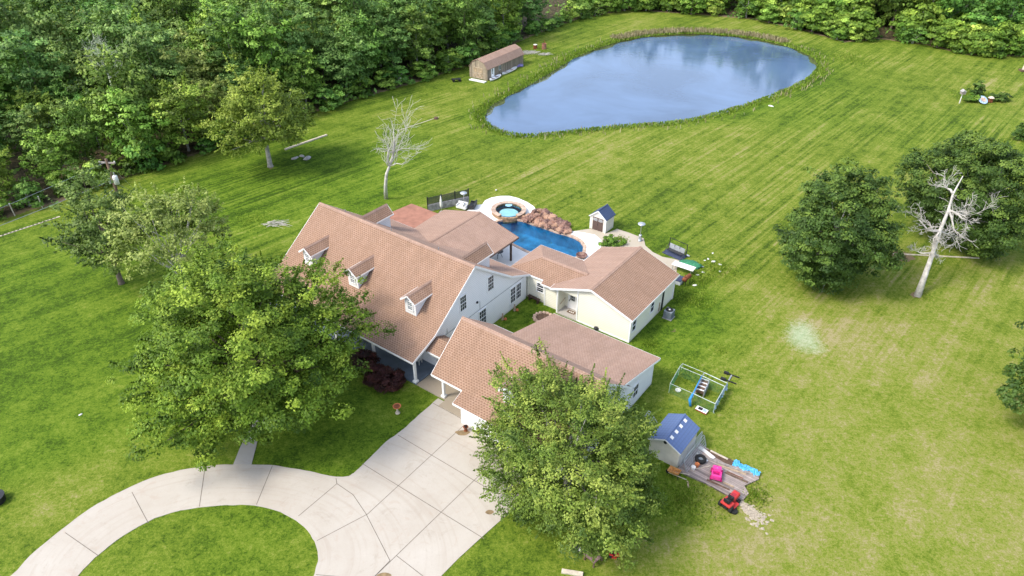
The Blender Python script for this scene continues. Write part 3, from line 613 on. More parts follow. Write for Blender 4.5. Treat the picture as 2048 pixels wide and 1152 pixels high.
fascia(fb, (UL, 15.97, 2.73), (UR, 15.97, 2.73), .17, .035, 0)
fb.build('fascia', 'trim_white', fh)
MB().box(.0, .018, 3.0, 15.6, 2.70, 2.76).box(.0, .025, 4.1, 4.14, 2.75, 3.3).box(.0, .025, 8.55, 8.59, 2.75, 3.6).build('belt_trim', 'grey_metal', fh)
MB().obox((.08, 8.15, 3.75), (1, 0, 0), (0, 1, 0), (0, 0, 1), .06, .07, .09).build('wall_lamp', 'black_plastic', fh)
for c_, w_, h_, col in (((0, 10.15, 4.72), .8, 1.45, 3), ((0, 6.3, 4.7), .8, 1.45, 3), ((0, 13.5, 1.6), .75, 1.65, 3), ((0, 14.4, 1.6), .75, 1.65, 3), ((0, 8.9, 1.65), .95, 1.65, 3)):
    window(fh, c_, (0, 1, 0), w_, h_, (1, 0, 0), col, 4)
for u_ in (-6.5, -11.8, -16.4): window(fh, (u_, 2.6, 1.65), (1, 0, 0), .95, 1.6, (0, -1, 0), 3, 4)
dd = MB().box(-9.75, -8.85, 2.52, 2.6, .12, 2.2).build('front_door', 'door_brown', fh); MB().box(-8.95, -8.9, 2.46, 2.52, 1.05, 1.15).build('handle', 'steel', dd)
for uc in (-3.0, -9.95, -15.95): dormer(fh, uc, 3.0, 1, 3.95, 5.72, 6.18, .62, 2.72, 5.75, 5.15, .83)
for uc in (-2.75, -15.5): dormer(fh, uc, 12.75, -1, 3.9, 5.98, 6.65, .62, 13.05, 9.38, 10.35, .83)
MB().box(-19.2, .12, -.12, 2.6, -.05, .12).build('porch_floor', 'porch_blue', fh)
for u_ in (-.12, -4.9, -9.65, -14.4, -19.0):
    p = MB().box(u_-.1, u_+.1, -.02, .18, .3, 2.42).build('porch_column', 'trim_white', fh, bevel=.01)
    MB().box(u_-.19, u_+.19, -.11, .27, .12, .3).build('plinth', 'trim_white', p); MB().box(u_-.15, u_+.15, -.07, .23, 2.42, 2.5).build('capital', 'trim_white', p)
MB().box(-19.1, .05, -.02, .18, 2.46, 2.62).build('porch_beam', 'trim_white', fh)
# pipe vents on the rear roof
for u_, v_ in ((-16.6, 8.6), (-10.2, 8.4), (-4.4, 8.4)):
    MB().lathe([(.035, -.3), (.035, .3)], (u_, v_, 7.75-.714*(v_-7.85)), 8).build('vent_pipe', 'grey_metal', fh)
# rear covered porch of the farmhouse
s1 = (3.88-2.52)/5.15
pr = MB()
pr.prism([(-15.35, 2.52), (-10.2, 3.9), (-5.05, 2.52), (-5.05, 2.38), (-10.2, 3.76), (-15.35, 2.38)], 13.25, 21.4, 'y')
pr.build('porch_roof', 'shingle_pale', fh)
ridgecap(fh, (-10.2, 13.4, 3.9), (-10.2, 21.42, 3.9), s1, s1, .2, 'y')
fb = MB()
for a, b in (((-15.35, 2.52), (-10.2, 3.9)), ((-10.2, 3.9), (-5.05, 2.52))): fascia(fb, (a[0], 21.42, a[1]), (b[0], 21.42, b[1]), .2, .03, 0)
for u_ in (-15.37, -5.03): fascia(fb, (u_, 15.9, 2.5), (u_, 21.4, 2.5), .16, .03, 0)
fb.build('porch_fascia', 'door_brown', fh)
for u_ in (-5.3, -10.2, -15.1):
    MB().box(u_-.09, u_+.09, 20.3, 20.48, .05, 2.45 if u_ != -10.2 else 3.7).build('porch_post', 'dark_wood', fh, bevel=.01)
MB().box(-15.2, -5.15, 20.31, 20.47, 2.28, 2.42).build('header_beam', 'dark_wood', fh)
# rusty lean-to awning behind
aw = htag('metal_awning', 'flat rust coloured metal awning beside the rear porch roof', 'awning')
MB().slab([(-19.7, 16.0, 2.62), (-15.0, 16.0, 2.62), (-15.1, 20.35, 2.5), (-19.3, 20.35, 2.5)], .06).build('roof_sheet', 'rust_metal', aw)
for u_, v_ in ((-19.0, 20.1), (-15.3, 20.1), (-19.3, 16.3), (-15.2, 16.3)): MB().lathe([(.05, 0), (.05, 2.5)], (u_, v_, 0), 8).build('post', 'dark_metal', aw)

# ---- garage block
ga = htag('garage', 'garage block with steep terracotta roof behind the driveway, white walls, low rear wing roof', 'garage')
P_ = [(-1.3, 0), (-1.3, 2.5), (-.8, 2.72), (3.2, 5.98), (6.0, 3.75), (11.7, 2.44), (11.7, 0)]
MB().prism(P_, 5.95, 15.7, 'x').build('wall', 'siding_white', ga)
MB().prism([(2.95, 0), (2.95, 5.7), (3.2, 5.95), (6.9, 3.0), (6.9, 0)], 2.95, 5.95, 'x').build('room_wall', 'siding_beige', ga)
MB().prism([(-.55, 2.62), (-.6, 2.95), (2.95, 5.75), (2.95, 2.62)], 2.95, 3.07, 'x').build('gable_panel', 'siding_white', ga)
t2 = .15
MB().prism([(-.8, 2.95), (3.2, 6.2), (3.2, 6.2-t2), (-.8, 2.95-t2)], 2.6, 5.75, 'x').prism([(-1.95, 2.5), (-.8, 2.951), (3.2, 6.201), (3.2, 6.2-t2), (-.8, 2.95-t2), (-1.95, 2.5-t2)], 5.75, 16.0, 'x').build('front_roof', 'shingle_front', ga)
MB().prism([(3.2, 6.19), (7.2, 3.05), (7.2, 3.05-t2), (3.2, 6.19-t2)], 2.6, 16.0, 'x').build('rear_roof', 'shingle_pale', ga)
MB().prism([(5.7, 4.19), (12.2, 2.57), (12.2, 2.57-t2), (5.7, 4.19-t2)], 5.5, 15.95, 'x').build('wing_roof', 'shingle_pale', ga)
ridgecap(ga, (2.58, 3.2, 6.2), (16.02, 3.2, 6.2), .81, .785)
fb = MB()
fascia(fb, (2.6, -.82, 2.94), (5.75, -.82, 2.94), .17, .03, 0); fascia(fb, (5.75, -1.97, 2.49), (16.0, -1.97, 2.49), .17, .03, 0); fascia(fb, (5.5, 12.22, 2.56), (15.95, 12.22, 2.56), .17, .03, 0)
fascia(fb, (5.73, -1.95, 2.49), (5.73, -.82, 2.94), .15, .03, .03)
for uu in (2.58, 16.02):
    fascia(fb, (uu, -.8, 2.95), (uu, 3.2, 6.2), .18, .03, .02); fascia(fb, (uu, 3.2, 6.2), (uu, 7.2, 3.05), .18, .03, .02)
fascia(fb, (16.02, -1.95, 2.49), (16.02, -.8, 2.95), .18, .03, .02)
fascia(fb, (5.48, 6.9, 3.87), (5.48, 12.2, 2.56), .16, .03, .02); fascia(fb, (15.97, 6.0, 4.1), (15.97, 12.2, 2.56), .18, .03, .02)
fascia(fb, (2.6, 7.22, 3.04), (5.5, 7.22, 3.04), .15, .03, 0)
fb.build('fascia', 'trim_white', ga)
p = MB().box(2.85, 3.05, .02, .22, .3, 2.62).build('breezeway_column', 'trim_white', ga, bevel=.01)
MB().box(2.76, 3.14, -.07, .31, .12, .3).build('plinth', 'trim_white', p); MB().box(2.8, 3.1, -.03, .27, 2.62, 2.7).build('capital', 'trim_white', p)
MB().box(2.87, 5.95, .04, .2, 2.66, 2.82).build('breezeway_beam', 'trim_white', ga)
for a, b in ((7.9, 10.6), (11.5, 14.2)):
    g = MB()
    for k in range(4): g.box(a, b, -1.36, -1.3, .02+k*.55, .55+k*.55)
    for k in range(4):
        for j in range(4): q0 = a+.1+j*(b-a-.1)/4; g.box(q0, q0+(b-a)/4-.16, -1.38, -1.36, .12+k*.55, .45+k*.55)
    g.build('garage_door', 'trim_white', ga)
dormer(ga, 9.9, -.3, 1, 3.0, 4.8, 5.25, .62, -.58, 2.05, 1.4, .83)
window(ga, (15.7, 8.6, 1.5), (0, 1, 0), .8, 1.2, (1, 0, 0), 2, 2)
# link between house and garage
lk = htag('connecting_passage', 'low passage with small shingle roof and beige wall linking farmhouse and garage', 'passage')
MB().box(.03, 2.95, 2.9, 3.5, 0, 2.6).build('wall', 'siding_beige', lk)
MB().prism([(1.4, 2.68), (2.65, 3.32), (3.7, 2.85), (3.7, 2.7), (2.65, 3.17), (1.4, 2.53)], .03, 3.4, 'x').build('roof', 'shingle_front', lk)
fb = MB(); fascia(fb, (.21, 1.38, 2.66), (2.9, 1.38, 2.66), .15, .03, 0); fb.build('fascia', 'trim_white', lk)
MB().box(.21, 2.9, 1.5, 1.62, 2.3, 2.55).build('beam', 'siding_beige', lk)
window(lk, (.35, 2.9, 1.9), (1, 0, 0), .3, .5, (0, -1, 0), 1, 2)

# ---- cream side wing and its link
rw = htag('side_wing', 'cream clapboard side wing with terracotta gable roof and recessed white door by the pool', 'house wing')
def zl(u): return 4.28-.36*abs(u-7.4)
MB().prism([(3.85, 0), (3.85, zl(3.85)-.17), (7.4, 4.10), (11.5, zl(11.5)-.17), (11.5, 0)], 16.75, 24.2, 'y').build('wall', 'siding_cream', rw)
MB().prism([(5.9, 0), (5.9, zl(5.9)-.17), (7.4, 4.10), (11.5, zl(11.5)-.17), (11.5, 0)], 15.5, 16.75, 'y').build('front_wall', 'siding_cream', rw)
MB().prism([(3.78, 2.60), (3.78, zl(3.78)-.17), (5.9, zl(5.9)-.17), (5.9, 2.60)], 15.5, 15.6, 'y').build('recess_header', 'siding_cream', rw)
MB().box(3.73, 3.85, 15.5, 16.75, 0, 2.62).build('side_wall', 'siding_cream', rw)
MB().box(3.85, 5.9, 15.4, 16.75, -.05, .14).build('step', 'walk', rw)
for u_, v_ in ((3.74, 15.45), (5.95, 15.45), (11.46, 15.45)): MB().box(u_-.06, u_+.06, v_, v_+.06, .0, zl(u_)-.2).build('corner_trim', 'trim_white', rw)
MB().box(11.5, 11.56, 24.08, 24.2, 0, 2.6).build('corner_trim', 'trim_white', rw); MB().box(6.01, 11.4, 15.455, 15.50, -.02, .14).build('base_trim', 'trim_white', rw)
rp = [(3.05, zl(3.05)), (7.4, 4.28), (11.75, zl(11.75)), (11.75, zl(11.75)-.15), (7.4, 4.13), (3.05, zl(3.05)-.15)]
MB().prism([rp[0], rp[1], rp[4], rp[5]], 15.2, 24.55, 'y').build('left_roof', 'shingle_pale', rw)
MB().prism([rp[1], rp[2], rp[3], rp[4]], 15.2, 24.55, 'y').build('right_roof', 'shingle_front', rw)
ridgecap(rw, (7.4, 15.18, 4.28), (7.4, 24.57, 4.28), .36, .36, .2, 'y')
fb = MB()
for v_ in (15.18, 24.57):
    fascia(fb, (3.05, v_, zl(3.05)), (7.4, v_, 4.28), .2, .03, .02); fascia(fb, (7.4, v_, 4.28), (11.75, v_, zl(11.75)), .2, .03, .02)
for u_ in (3.03, 11.77): fascia(fb, (u_, 15.2, zl(11.75)-.01), (u_, 24.55, zl(11.75)-.01), .16, .03, 0)
fb.build('fascia', 'trim_white', rw)
d_ = MB().box(4.3, 5.12, 16.68, 16.75, .16, 2.1).build('door', 'trim_white', rw)
MB().box(4.46, 4.96, 16.665, 16.68, 1.1, 1.95).build('door_glass', 'window_glass', d_)
g = MB()
for k in range(4): g.box(4.46+k*.1667-.012, 4.46+k*.1667+.012, 16.65, 16.664, 1.1, 1.95)
for k in range(4): g.box(4.46, 4.96, 16.652, 16.664, 1.1+k*.283-.012, 1.1+k*.283+.012)
g.build('muntins', 'trim_white', d_); MB().obox((4.38, 16.64, 1.05), (1, 0, 0), (0, 1, 0), (0, 0, 1), .03, .03, .08).build('handle', 'dark_metal', d_)
MB().box(4.22, 4.3, 16.62, 16.75, .14, 2.2).box(5.12, 5.2, 16.62, 16.75, .14, 2.2).box(4.22, 5.2, 16.625, 16.752, 2.1, 2.2).build('door_frame', 'trim_white', rw)
MB().obox((4.0, 16.66, 2.0), (1, 0, 0), (0, 1, 0), (0, 0, 1), .06, .07, .1).build('porch_lamp', 'dark_metal', rw)
MB().bar((3.95, 15.7, .95), (3.95, 16.6, 1.2), .04, .05).build('handrail', 'tan_wood', rw)
window(rw, (11.5, 19.6, 1.65), (0, 1, 0), .62, 1.15, (1, 0, 0), 1, 2); window(rw, (11.5, 16.1, 1.6), (0, 1, 0), .62, 1.15, (1, 0, 0), 1, 2)
MB().box(11.5, 11.58, 21.7, 21.95, .0, 2.6).build('conduit', 'dark_metal', rw); MB().box(11.5, 11.57, 21.2, 21.3, .2, 1.2).build('downspout', 'tan_wood', rw)
# link wing
lw = htag('link_wing', 'low cream link wing with hipped shingle roof joining farmhouse and side wing', 'house wing')
MB().box(.03, 2.1, 16.1, 20.9, 0, 2.54).box(-1.9, .03, 16.0, 20.9, 0, 2.5).build('wall', 'siding_cream', lw)
MB().box(2.1, 3.73, 15.85, 20.9, 0, 2.44).build('front_wall', 'siding_cream', lw)
MB().box(2.04, 2.14, 15.8, 15.85, 0, 2.44).build('corner_trim', 'trim_white', lw)
zf = lambda v: 3.6-.43*(18.15-v)
zk = lambda v: 3.6-.295*(v-18.15)
MB().slab([(-2.15, 16.0, zf(16.0)), (1.78, 16.0, zf(16.0)), (1.78, 15.58, zf(15.58)), (3.72, 15.58, zf(15.58)), (3.72, 16.4, zf(16.4)), (5.6, 18.15, 3.6), (.25, 18.15, 3.6)], .14).build('front_roof', 'shingle_front', lw)
rb_ = MB().slab([(.25, 18.15, 3.601), (5.6, 18.15, 3.601), (3.4, 21.3, zk(21.3)), (-2.15, 21.3, zk(21.3))], .14)
rb_.slab([(-2.16, 16.0, zf(16.0)+.003), (.25, 18.15, 3.603), (-2.16, 21.3, zk(21.3)+.003)], .14); rb_.build('rear_roof', 'shingle_pale', lw)
ridgecap(lw, (.25, 18.15, 3.6), (5.35, 18.15, 3.6), .43, .295)
fb = MB(); fascia(fb, (.21, 15.98, zf(16.0)-.01), (1.78, 15.98, zf(16.0)-.01), .17, .03, 0); fascia(fb, (1.78, 15.56, zf(15.58)-.01), (3.72, 15.56, zf(15.58)-.01), .17, .03, 0); fascia(fb, (1.76, 15.56, zf(15.58)), (1.76, 16.0, zf(16)), .15, .03, 0)
fascia(fb, (-2.17, 16.0, 2.66), (-2.17, 21.3, 2.66), .16, .03, 0); fascia(fb, (-2.15, 21.32, 2.66), (3.4, 21.32, 2.66), .16, .03, 0); fb.build('fascia', 'trim_white', lw)
window(lw, (1.4, 16.1, 1.6), (1, 0, 0), .72, .95, (0, -1, 0), 1, 4)
# ---- bits around the house walls
def hthing(name, label, cat, u, v, rz=0, z=0, group=None):
    p = (HX+u*math.cos(HROT)-v*math.sin(HROT), HY+u*math.sin(HROT)+v*math.cos(HROT)); return thing(name, label, cat, p, HROT+rz, group, z)
def hplace(o, u, v, z=0, rz=0):
    o.location = (HX+u*math.cos(HROT)-v*math.sin(HROT), HY+u*math.sin(HROT)+v*math.cos(HROT), z); o.rotation_euler = (0, 0, HROT+rz); return o
b_ = hthing('garden_bench', 'dark wooden bench against the link wing wall in the courtyard', 'bench', .95, 15.7, -.08)
MB().box(-.7, .7, -.18, .18, .42, .48).build('seat', 'dark_wood', b_)
for x in (-.5, .5): MB().box(x-.06, x+.06, -.16, .16, 0, .42).build('leg', 'dark_wood', b_)
q_ = hthing('door_mat', 'brown door mat with pale lettering in front of the recessed white door', 'doormat', 4.95, 16.2, 0, .145)
MB().box(-.42, .42, -.22, .22, 0, .02).build('mat', 'brown_wood', q_)
for x in (-.2, 0, .2): MB().lathe([(.075, .021), (.075, .026), (0, .026)], (x, 0, 0), 12).build('pale_mark', 'stone_white', q_)
mb = MB(); rr = random.Random(5)
g_ = hthing('planter_ring', 'round stone edged planting bed in the courtyard corner', 'planter', 3.3, 13.9)
for k in range(15):
    t = k/15*6.283; s_ = MB().blob((.85*math.cos(t), .85*math.sin(t), .12), .2, k, .15, 8, 5, (1, .8, .8)); s_.build('edging_stone', 'stone_coping', g_)
MB().lathe([(.78, .0), (.75, .1), (0, .12)], n=20).build('soil', 'mulch', g_)
for (u, v, lb) in ((.32, 11.5, 'small weathered figure standing by the gable wall near the garage'), (.35, 13.35, 'small weathered figure standing by the gable wall under the double window')):
    f_ = hthing('garden_statue', lb, 'statue', u, v, 0, 0, 'courtyard statues')
    MB().lathe([(.14, 0), (.14, .1), (.09, .15), (.11, .35), (.07, .5), (.03, .54), (.07, .6), (.075, .68), (.03, .75)], n=12).build('figure', 'tan_wood', f_, True)
    MB().blob((.22, .1, .12), .15, 3, .1).build('pot', 'orange_clay', f_, True)
hplace(quick('wall_vent', MB().lathe([(.22, 0), (.22, .12), (.16, .2), (0, .22)], n=16), 'dark_metal', 'dark round hose reel at the foot of the cream front wall', 'hose reel'), 8.15, 15.38, .12)
# ================================================================== TREES
def unit(rng, n):
    v = rng.normal(size=(n, 3)); return v/np.linalg.norm(v, axis=1, keepdims=True)
def leafmesh(name, mat, P, Nn, size, col, rng, asp=.62):
    n = len(P); r = unit(rng, n); a = np.cross(Nn, r); a /= np.linalg.norm(a, axis=1, keepdims=True)+1e-9; b = np.cross(Nn, a)
    sz = (size*(.65+.7*rng.random(n)))[:, None] if np.isscalar(size) else size[:, None]
    k = (rng.random((n, 1))-.5)*.35; V = np.stack([P-a*sz, P-b*sz*asp+Nn*sz*k, P+a*sz, P+b*sz*asp+Nn*sz*k], 1).reshape(-1, 3)
    me = bpy.data.meshes.new(name); me.vertices.add(4*n); me.vertices.foreach_set('co', V.ravel())
    me.loops.add(4*n); me.loops.foreach_set('vertex_index', np.arange(4*n, dtype=np.int32)); me.polygons.add(n)
    me.polygons.foreach_set('loop_start', np.arange(0, 4*n, 4, dtype=np.int32)); me.polygons.foreach_set('loop_total', np.full(n, 4, dtype=np.int32))
    me.update(calc_edges=True); ca = me.color_attributes.new('Col', 'FLOAT_COLOR', 'POINT')
    C = np.ones((n, 4)); C[:, :2] = col; C[:, 2] = 0; ca.data.foreach_set('color', np.repeat(C, 4, 0).ravel())
    me.materials.append(MAT[mat]); o = bpy.data.objects.new(name, me); COL.objects.link(o); return o
def crown_pts(rng, c, rad, nclump, per, rc, shell=.62, flat=.25, ragged=.22, up=.35, droop=0., fill=.12, spray=0.):
    """clumps of leaves over an uneven ellipsoid: positions, outward normals, colour"""
    d = unit(rng, nclump*2); d = d[d[:, 2] > -flat-.35][:nclump]; n = len(d)
    lob = 1+ragged*(np.sin(d[:, 0]*3.1+rng.random()*6)*np.sin(d[:, 1]*2.7+rng.random()*6)+.8*np.sin(d[:, 2]*5+d[:, 0]*4+rng.random()*6)+.5*rng.normal(size=n))
    rr = (shell+(1-shell)*rng.random(n)**.55)*lob
    cc = np.array(c)+d*rr[:, None]*np.array(rad)
    cc[:, 2] -= droop*np.hypot(d[:, 0], d[:, 1])**2*rad[2]
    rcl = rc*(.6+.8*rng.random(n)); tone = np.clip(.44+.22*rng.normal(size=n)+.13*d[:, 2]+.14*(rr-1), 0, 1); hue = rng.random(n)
    reps = np.maximum(4, (per*(rcl/rc)**2).astype(int)); id_ = np.repeat(np.arange(n), reps); m_ = len(id_)
    o = unit(rng, m_); o[:, 2] = np.abs(o[:, 2])*.9+.1*o[:, 2]; out = d[id_]
    o = o+out*.55; o /= np.linalg.norm(o, axis=1, keepdims=True)
    dist = rcl[id_]*(.45+.65*rng.random(m_)**.6)
    P = cc[id_]+o*dist[:, None]*np.array([1, 1, .72])
    if spray:
        sp_m = rng.random(m_) < .45; o2 = out+np.array([0, 0, .35])+unit(rng, n)[id_]*.5; ln = (rng.random(m_)**1.3)*spray*rcl[id_]*1.6
        P[sp_m] = (cc[id_]+o2*ln[:, None]+unit(rng, m_)*(.16*rc*(1-ln/(ln.max()+.01)))[:, None])[sp_m]
    Nn = o*.9+out*.25+unit(rng, m_)*.62+np.array([0, 0, up]); Nn /= np.linalg.norm(Nn, axis=1, keepdims=True)
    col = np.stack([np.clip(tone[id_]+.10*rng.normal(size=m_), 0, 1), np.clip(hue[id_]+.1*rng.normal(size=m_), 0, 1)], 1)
    k = int(m_*fill)
    if k:
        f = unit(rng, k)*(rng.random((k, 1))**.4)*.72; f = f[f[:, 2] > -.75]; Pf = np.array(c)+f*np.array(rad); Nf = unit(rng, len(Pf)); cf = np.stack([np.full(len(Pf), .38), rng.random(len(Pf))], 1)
        P = np.vstack([P, Pf]); Nn = np.vstack([Nn, Nf]); col = np.vstack([col, cf])
    return P, Nn, col, cc
def limbs(mb, rng, base, h, r, targets, lean=(0, 0), fork=.3, n=8, bend=.5):
    fx, fy = lean; top = Vector((base[0]+fx*h, base[1]+fy*h, base[2]+h*.8)); b = Vector(base)
    mb.tube([b+Vector((0, 0, -.1)), b+Vector((fx*h*.1, fy*h*.1, .25)), b.lerp(top, fork), b.lerp(top, .75), top], [r*1.45, r*1.05, r*.85, r*.5, r*.15], n)
    for t in targets:
        t = Vector(t); f = fork+.35*rng.random(); s_ = b.lerp(top, f); mid = s_.lerp(t, .5)+Vector((0, 0, -.1*bend*(t-s_).length))+Vector(rng.normal(size=3)*.06*(t-s_).length)
        r0 = r*(.55-.3*f); mb.tube([s_, s_.lerp(mid, .5)+Vector((0, 0, .04)), mid, t], [r0, r0*.75, r0*.5, r0*.12], 5)
def make_tree(name, label, cat, loc, h, rad, zc, leaf, bark, seed, nclump, per, rc, lsize, r=.25, lean=(0, 0), off=(0, 0), group=None, nl=14, trunkz=None, **kw):
    rng = np.random.default_rng(seed); t = thing(name, label, cat, loc, 0, group)
    P, Nn, col, cc = crown_pts(rng, (off[0], off[1], zc), rad, nclump, per, rc, **kw)
    k = P[:, 2] > .12; P, Nn, col = P[k], Nn[k], col[k]
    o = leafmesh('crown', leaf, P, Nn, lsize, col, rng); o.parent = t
    mb = MB(); sel = cc[rng.permutation(len(cc))[:nl]]; limbs(mb, rng, (0, 0, 0), trunkz or h*.85, r, [tuple(c) for c in sel], lean)
    mb.build('trunk', bark, t, True, fixn=False); return t
# big oak in the front lawn
oak = make_tree('oak_tree', 'huge bright green oak covering the front lawn left of the house', 'tree', (-19.4, 41.9), 13.5, (7.7, 8.2, 5.9), 7.0, 'leaf_oak', 'bark', 21, 1000, 165, .80, .098, r=.5, nl=34, ragged=.2, flat=.35, fill=.03, droop=.12, spray=.55, shell=.5)
tree2 = make_tree('elm_tree', 'broad light green feathery tree in front of the garage beside the driveway', 'tree', (3.9, 33.7), 9.6, (5.3, 6.2, 4.3), 4.9, 'leaf_light', 'bark_pale', 22, 1050, 125, .66, .078, r=.32, nl=34, ragged=.22, flat=.3, fill=.02, droop=.2, spray=.75, shell=.55)
make_tree('oak_tree', 'dark rounded oak right of the pool, nearer than the other dark tree', 'tree', (31.75,61.40), 12, (5.0, 5.2, 5.6), 6.0, 'leaf_dark', 'bark_pale', 23, 620, 110, .75, .12, r=.35, nl=26, ragged=.17, flat=.7, spray=.3, fill=.08)
make_tree('oak_tree', 'dark rounded oak behind the tall bare dead tree on the right lawn', 'tree', (49.41,69.70), 12.0, (6.3, 6.3, 5.4), 6.1, 'leaf_dark', 'bark_pale', 24, 720, 115, .78, .125, r=.4, nl=26, ragged=.15, flat=.62, spray=.3, fill=.08)
make_tree('oak_tree', 'dark tree cut off by the right edge above the lower right lawn', 'tree', (42.57,40.14), 9, (4.4, 4.4, 4.0), 4.6, 'leaf_dark', 'bark_pale', 25, 330, 85, .65, .125, r=.3, nl=14)
make_tree('elm_tree', 'olive green tree standing alone on the lawn before the woods, with a pale trunk', 'tree', (-32.26,88.63), 13, (5.1, 4.9, 5.2), 7.4, 'leaf_elm', 'bark_pale', 26, 420, 62, .8, .15, r=.33, nl=24, ragged=.24, droop=.2, spray=.8, fill=.03)
make_tree('elm_tree', 'grey green sparse tree with dark trunk below the utility pole', 'tree', (-39.23,60.26), 10.5, (3.4, 3.4, 3.8), 6.7, 'leaf_elm2', 'bark', 27, 260, 56, .7, .13, r=.26, nl=20, ragged=.28, off=(-.5, .6), droop=.35, fill=.01, spray=.8)
make_tree('elm_tree', 'yellowish green open crowned tree with pale forked trunk beside the big oak', 'tree', (-31.54,57.85), 10.5, (4.5, 4.0, 2.7), 7.9, 'leaf_grey', 'deadwood', 28, 270, 56, .7, .13, r=.22, nl=24, ragged=.28, off=(.2, .2), droop=.35, fill=.01, spray=.8)

# ---- dead trees
def branch(mb, rng, p, d, L, r, depth, curl=.25, spread=.8, n=5, up=.1):
    pts = [Vector(p)]; rad = [r]; dd = Vector(d).normalized()
    for i in range(4):
        dd = (dd+Vector(rng.normal(size=3)*curl)+Vector((0, 0, up))).normalized(); pts.append(pts[-1]+dd*L/4); rad.append(max(.014, r*(1-.19*(i+1))))
    mb.tube(pts, rad, n)
    if depth <= 0: return
    for k in range(n if depth > 1 else 5):
        i = rng.integers(1, 5); t = (dd+Vector(rng.normal(size=3)*spread)).normalized(); branch(mb, rng, pts[i], t, L*(.45+.3*rng.random()), rad[i]*.6, depth-1, curl, spread, 4, up)
def dead_tree(name, label, loc, trunk, tr, arms, seed, mat='deadwood', depth=2):
    rng = np.random.default_rng(seed); t = thing(name, label, 'dead tree', loc); MB().tube(trunk, tr, 9).build('trunk', mat, t, True, fixn=False)
    for (i, d, L, r) in arms:
        mb = MB(); branch(mb, rng, trunk[i], d, L, r, depth, .28, .75); mb.build('branch', mat, t, True, fixn=False)
    return t
a = (lambda p, q: (p[0]-q[0], p[1]-q[1]))
b0 = (40.04,58.78)
def rel(p, z): return (p[0]-b0[0], p[1]-b0[1], z)
tr = [(0, 0, -.1), rel((40.58,59.65), 2.2), rel((40.95,60.29), 4.1), rel((41.43,61.17), 6.0), rel((41.98,61.91), 7.9), rel((42.24,62.52), 9.3), rel((42.80,62.92), 11.0)]
rngd = np.random.default_rng(3)
dt = thing('bare_tree', 'tall bleached leafless dead tree leaning right in front of the dark oak', 'dead tree', b0)
MB().tube(tr, [.36, .25, .21, .18, .14, .10, .04], 9).build('trunk', 'deadwood', dt, True, fixn=False)
for (i, tgt) in ((3, rel((39.81,61.43), 5.4)), (3, rel((39.14,61.34), 4.6)), (3, rel((40.28,62.02), 6.3)), (4, rel((44.14,60.97), 7.6)), (4, rel((43.89,61.82), 8.6)), (3, rel((43.58,61.38), 5.0)), (5, rel((41.36,63.76), 10.6)), (2, rel((39.76,60.35), 3.2)), (4, rel((43.36,60.41), 6.0)), (2, rel((41.98,60.51), 3.4))):
    mb = MB(); d = Vector(tgt)-Vector(tr[i]); branch(mb, rngd, tr[i], d, d.length*.95, (.15 if i < 4 else .15), 3, .24, .6, 4, .02); mb.build('branch', 'deadwood', dt, True, fixn=False)
b0 = (-15.50,79.41)
tr = [(0, 0, -.1), rel((-15.32,78.96), 1.9), rel((-15.00,78.69), 3.6), rel((-14.56,78.76), 4.6), rel((-14.07,79.48), 6.0), rel((-13.83,79.41), 7.9), rel((-13.97,80.09), 9.4)]
dt = thing('bare_tree', 'small white leafless dead tree on the lawn behind the farmhouse roof', 'dead tree', b0)
MB().tube(tr, [.26, .2, .17, .14, .1, .06, .02], 8).build('trunk', 'deadwood', dt, True, fixn=False)
for (i, tgt) in ((3, rel((-15.58,79.10), 7.4)), (3, rel((-14.97,79.63), 8.6)), (3, rel((-12.76,79.66), 8.6)), (3, rel((-11.00,78.37), 6.8)), (3, rel((-12.24,77.48), 5.0)), (4, rel((-12.40,79.18), 8.0)), (4, rel((-14.62,77.85), 7.0)), (3, rel((-15.50,78.21), 5.6)), (4, rel((-13.31,80.51), 9.0))):
    mb = MB(); d = Vector(tgt)-Vector(tr[i]); branch(mb, rngd, tr[i], d, d.length*1.0, .095, 2, .25, .6, 5, .05); mb.build('branch', 'deadwood', dt, True, fixn=False)

# ---- woodland: prototypes, then copies
def wproto(kind, seed, h, rad, zc, leaf, nc, per, rc, ls, **kw):
    return make_tree(kind, None, None, (0, 0), h, rad, zc, leaf, 'bark_pale' if seed % 2 else 'bark', seed, nc, per, rc, ls, r=.2, nl=6, **kw)
WP = [wproto('woodland_tree', 40, 13, (4.0, 4.0, 5.4), 7.6, 'leaf_wood1', 147, 50, 0.98, .205, spray=.6, flat=.62, ragged=.2), wproto('woodland_tree', 41, 12, (4.5, 4.3, 4.6), 7.2, 'leaf_wood2', 155, 50, 0.94, .205, spray=.6, flat=.62, ragged=.22), wproto('woodland_tree', 42, 14, (3.6, 3.8, 6.0), 8, 'leaf_wood3', 147, 50, 0.86, .205, spray=.6, flat=.62, ragged=.24),
      wproto('woodland_tree', 43, 11, (3.7, 3.7, 4.6), 6.2, 'leaf_wood2', 131, 50, 0.90, .205, spray=.6, flat=.62, ragged=.25), wproto('woodland_tree', 44, 12, (3.9, 4.1, 5.0), 7.0, 'leaf_wood3', 139, 50, 0.98, .205, spray=.6, flat=.62, ragged=.2), wproto('woodland_tree', 45, 15, (3.9, 3.6, 6.6), 8.4, 'leaf_wood1', 155, 50, 0.94, .205, spray=.6, flat=.62, ragged=.26, shell=.5),
      wproto('woodland_tree', 46, 12, (4.1, 4.1, 5.2), 6.8, 'leaf_grey', 139, 50, 0.78, .205, spray=.6, flat=.62, ragged=.28), wproto('woodland_tree', 47, 10, (3.3, 3.3, 4.3), 5.2, 'leaf_wood1', 80, 44, 1.1, .26)]
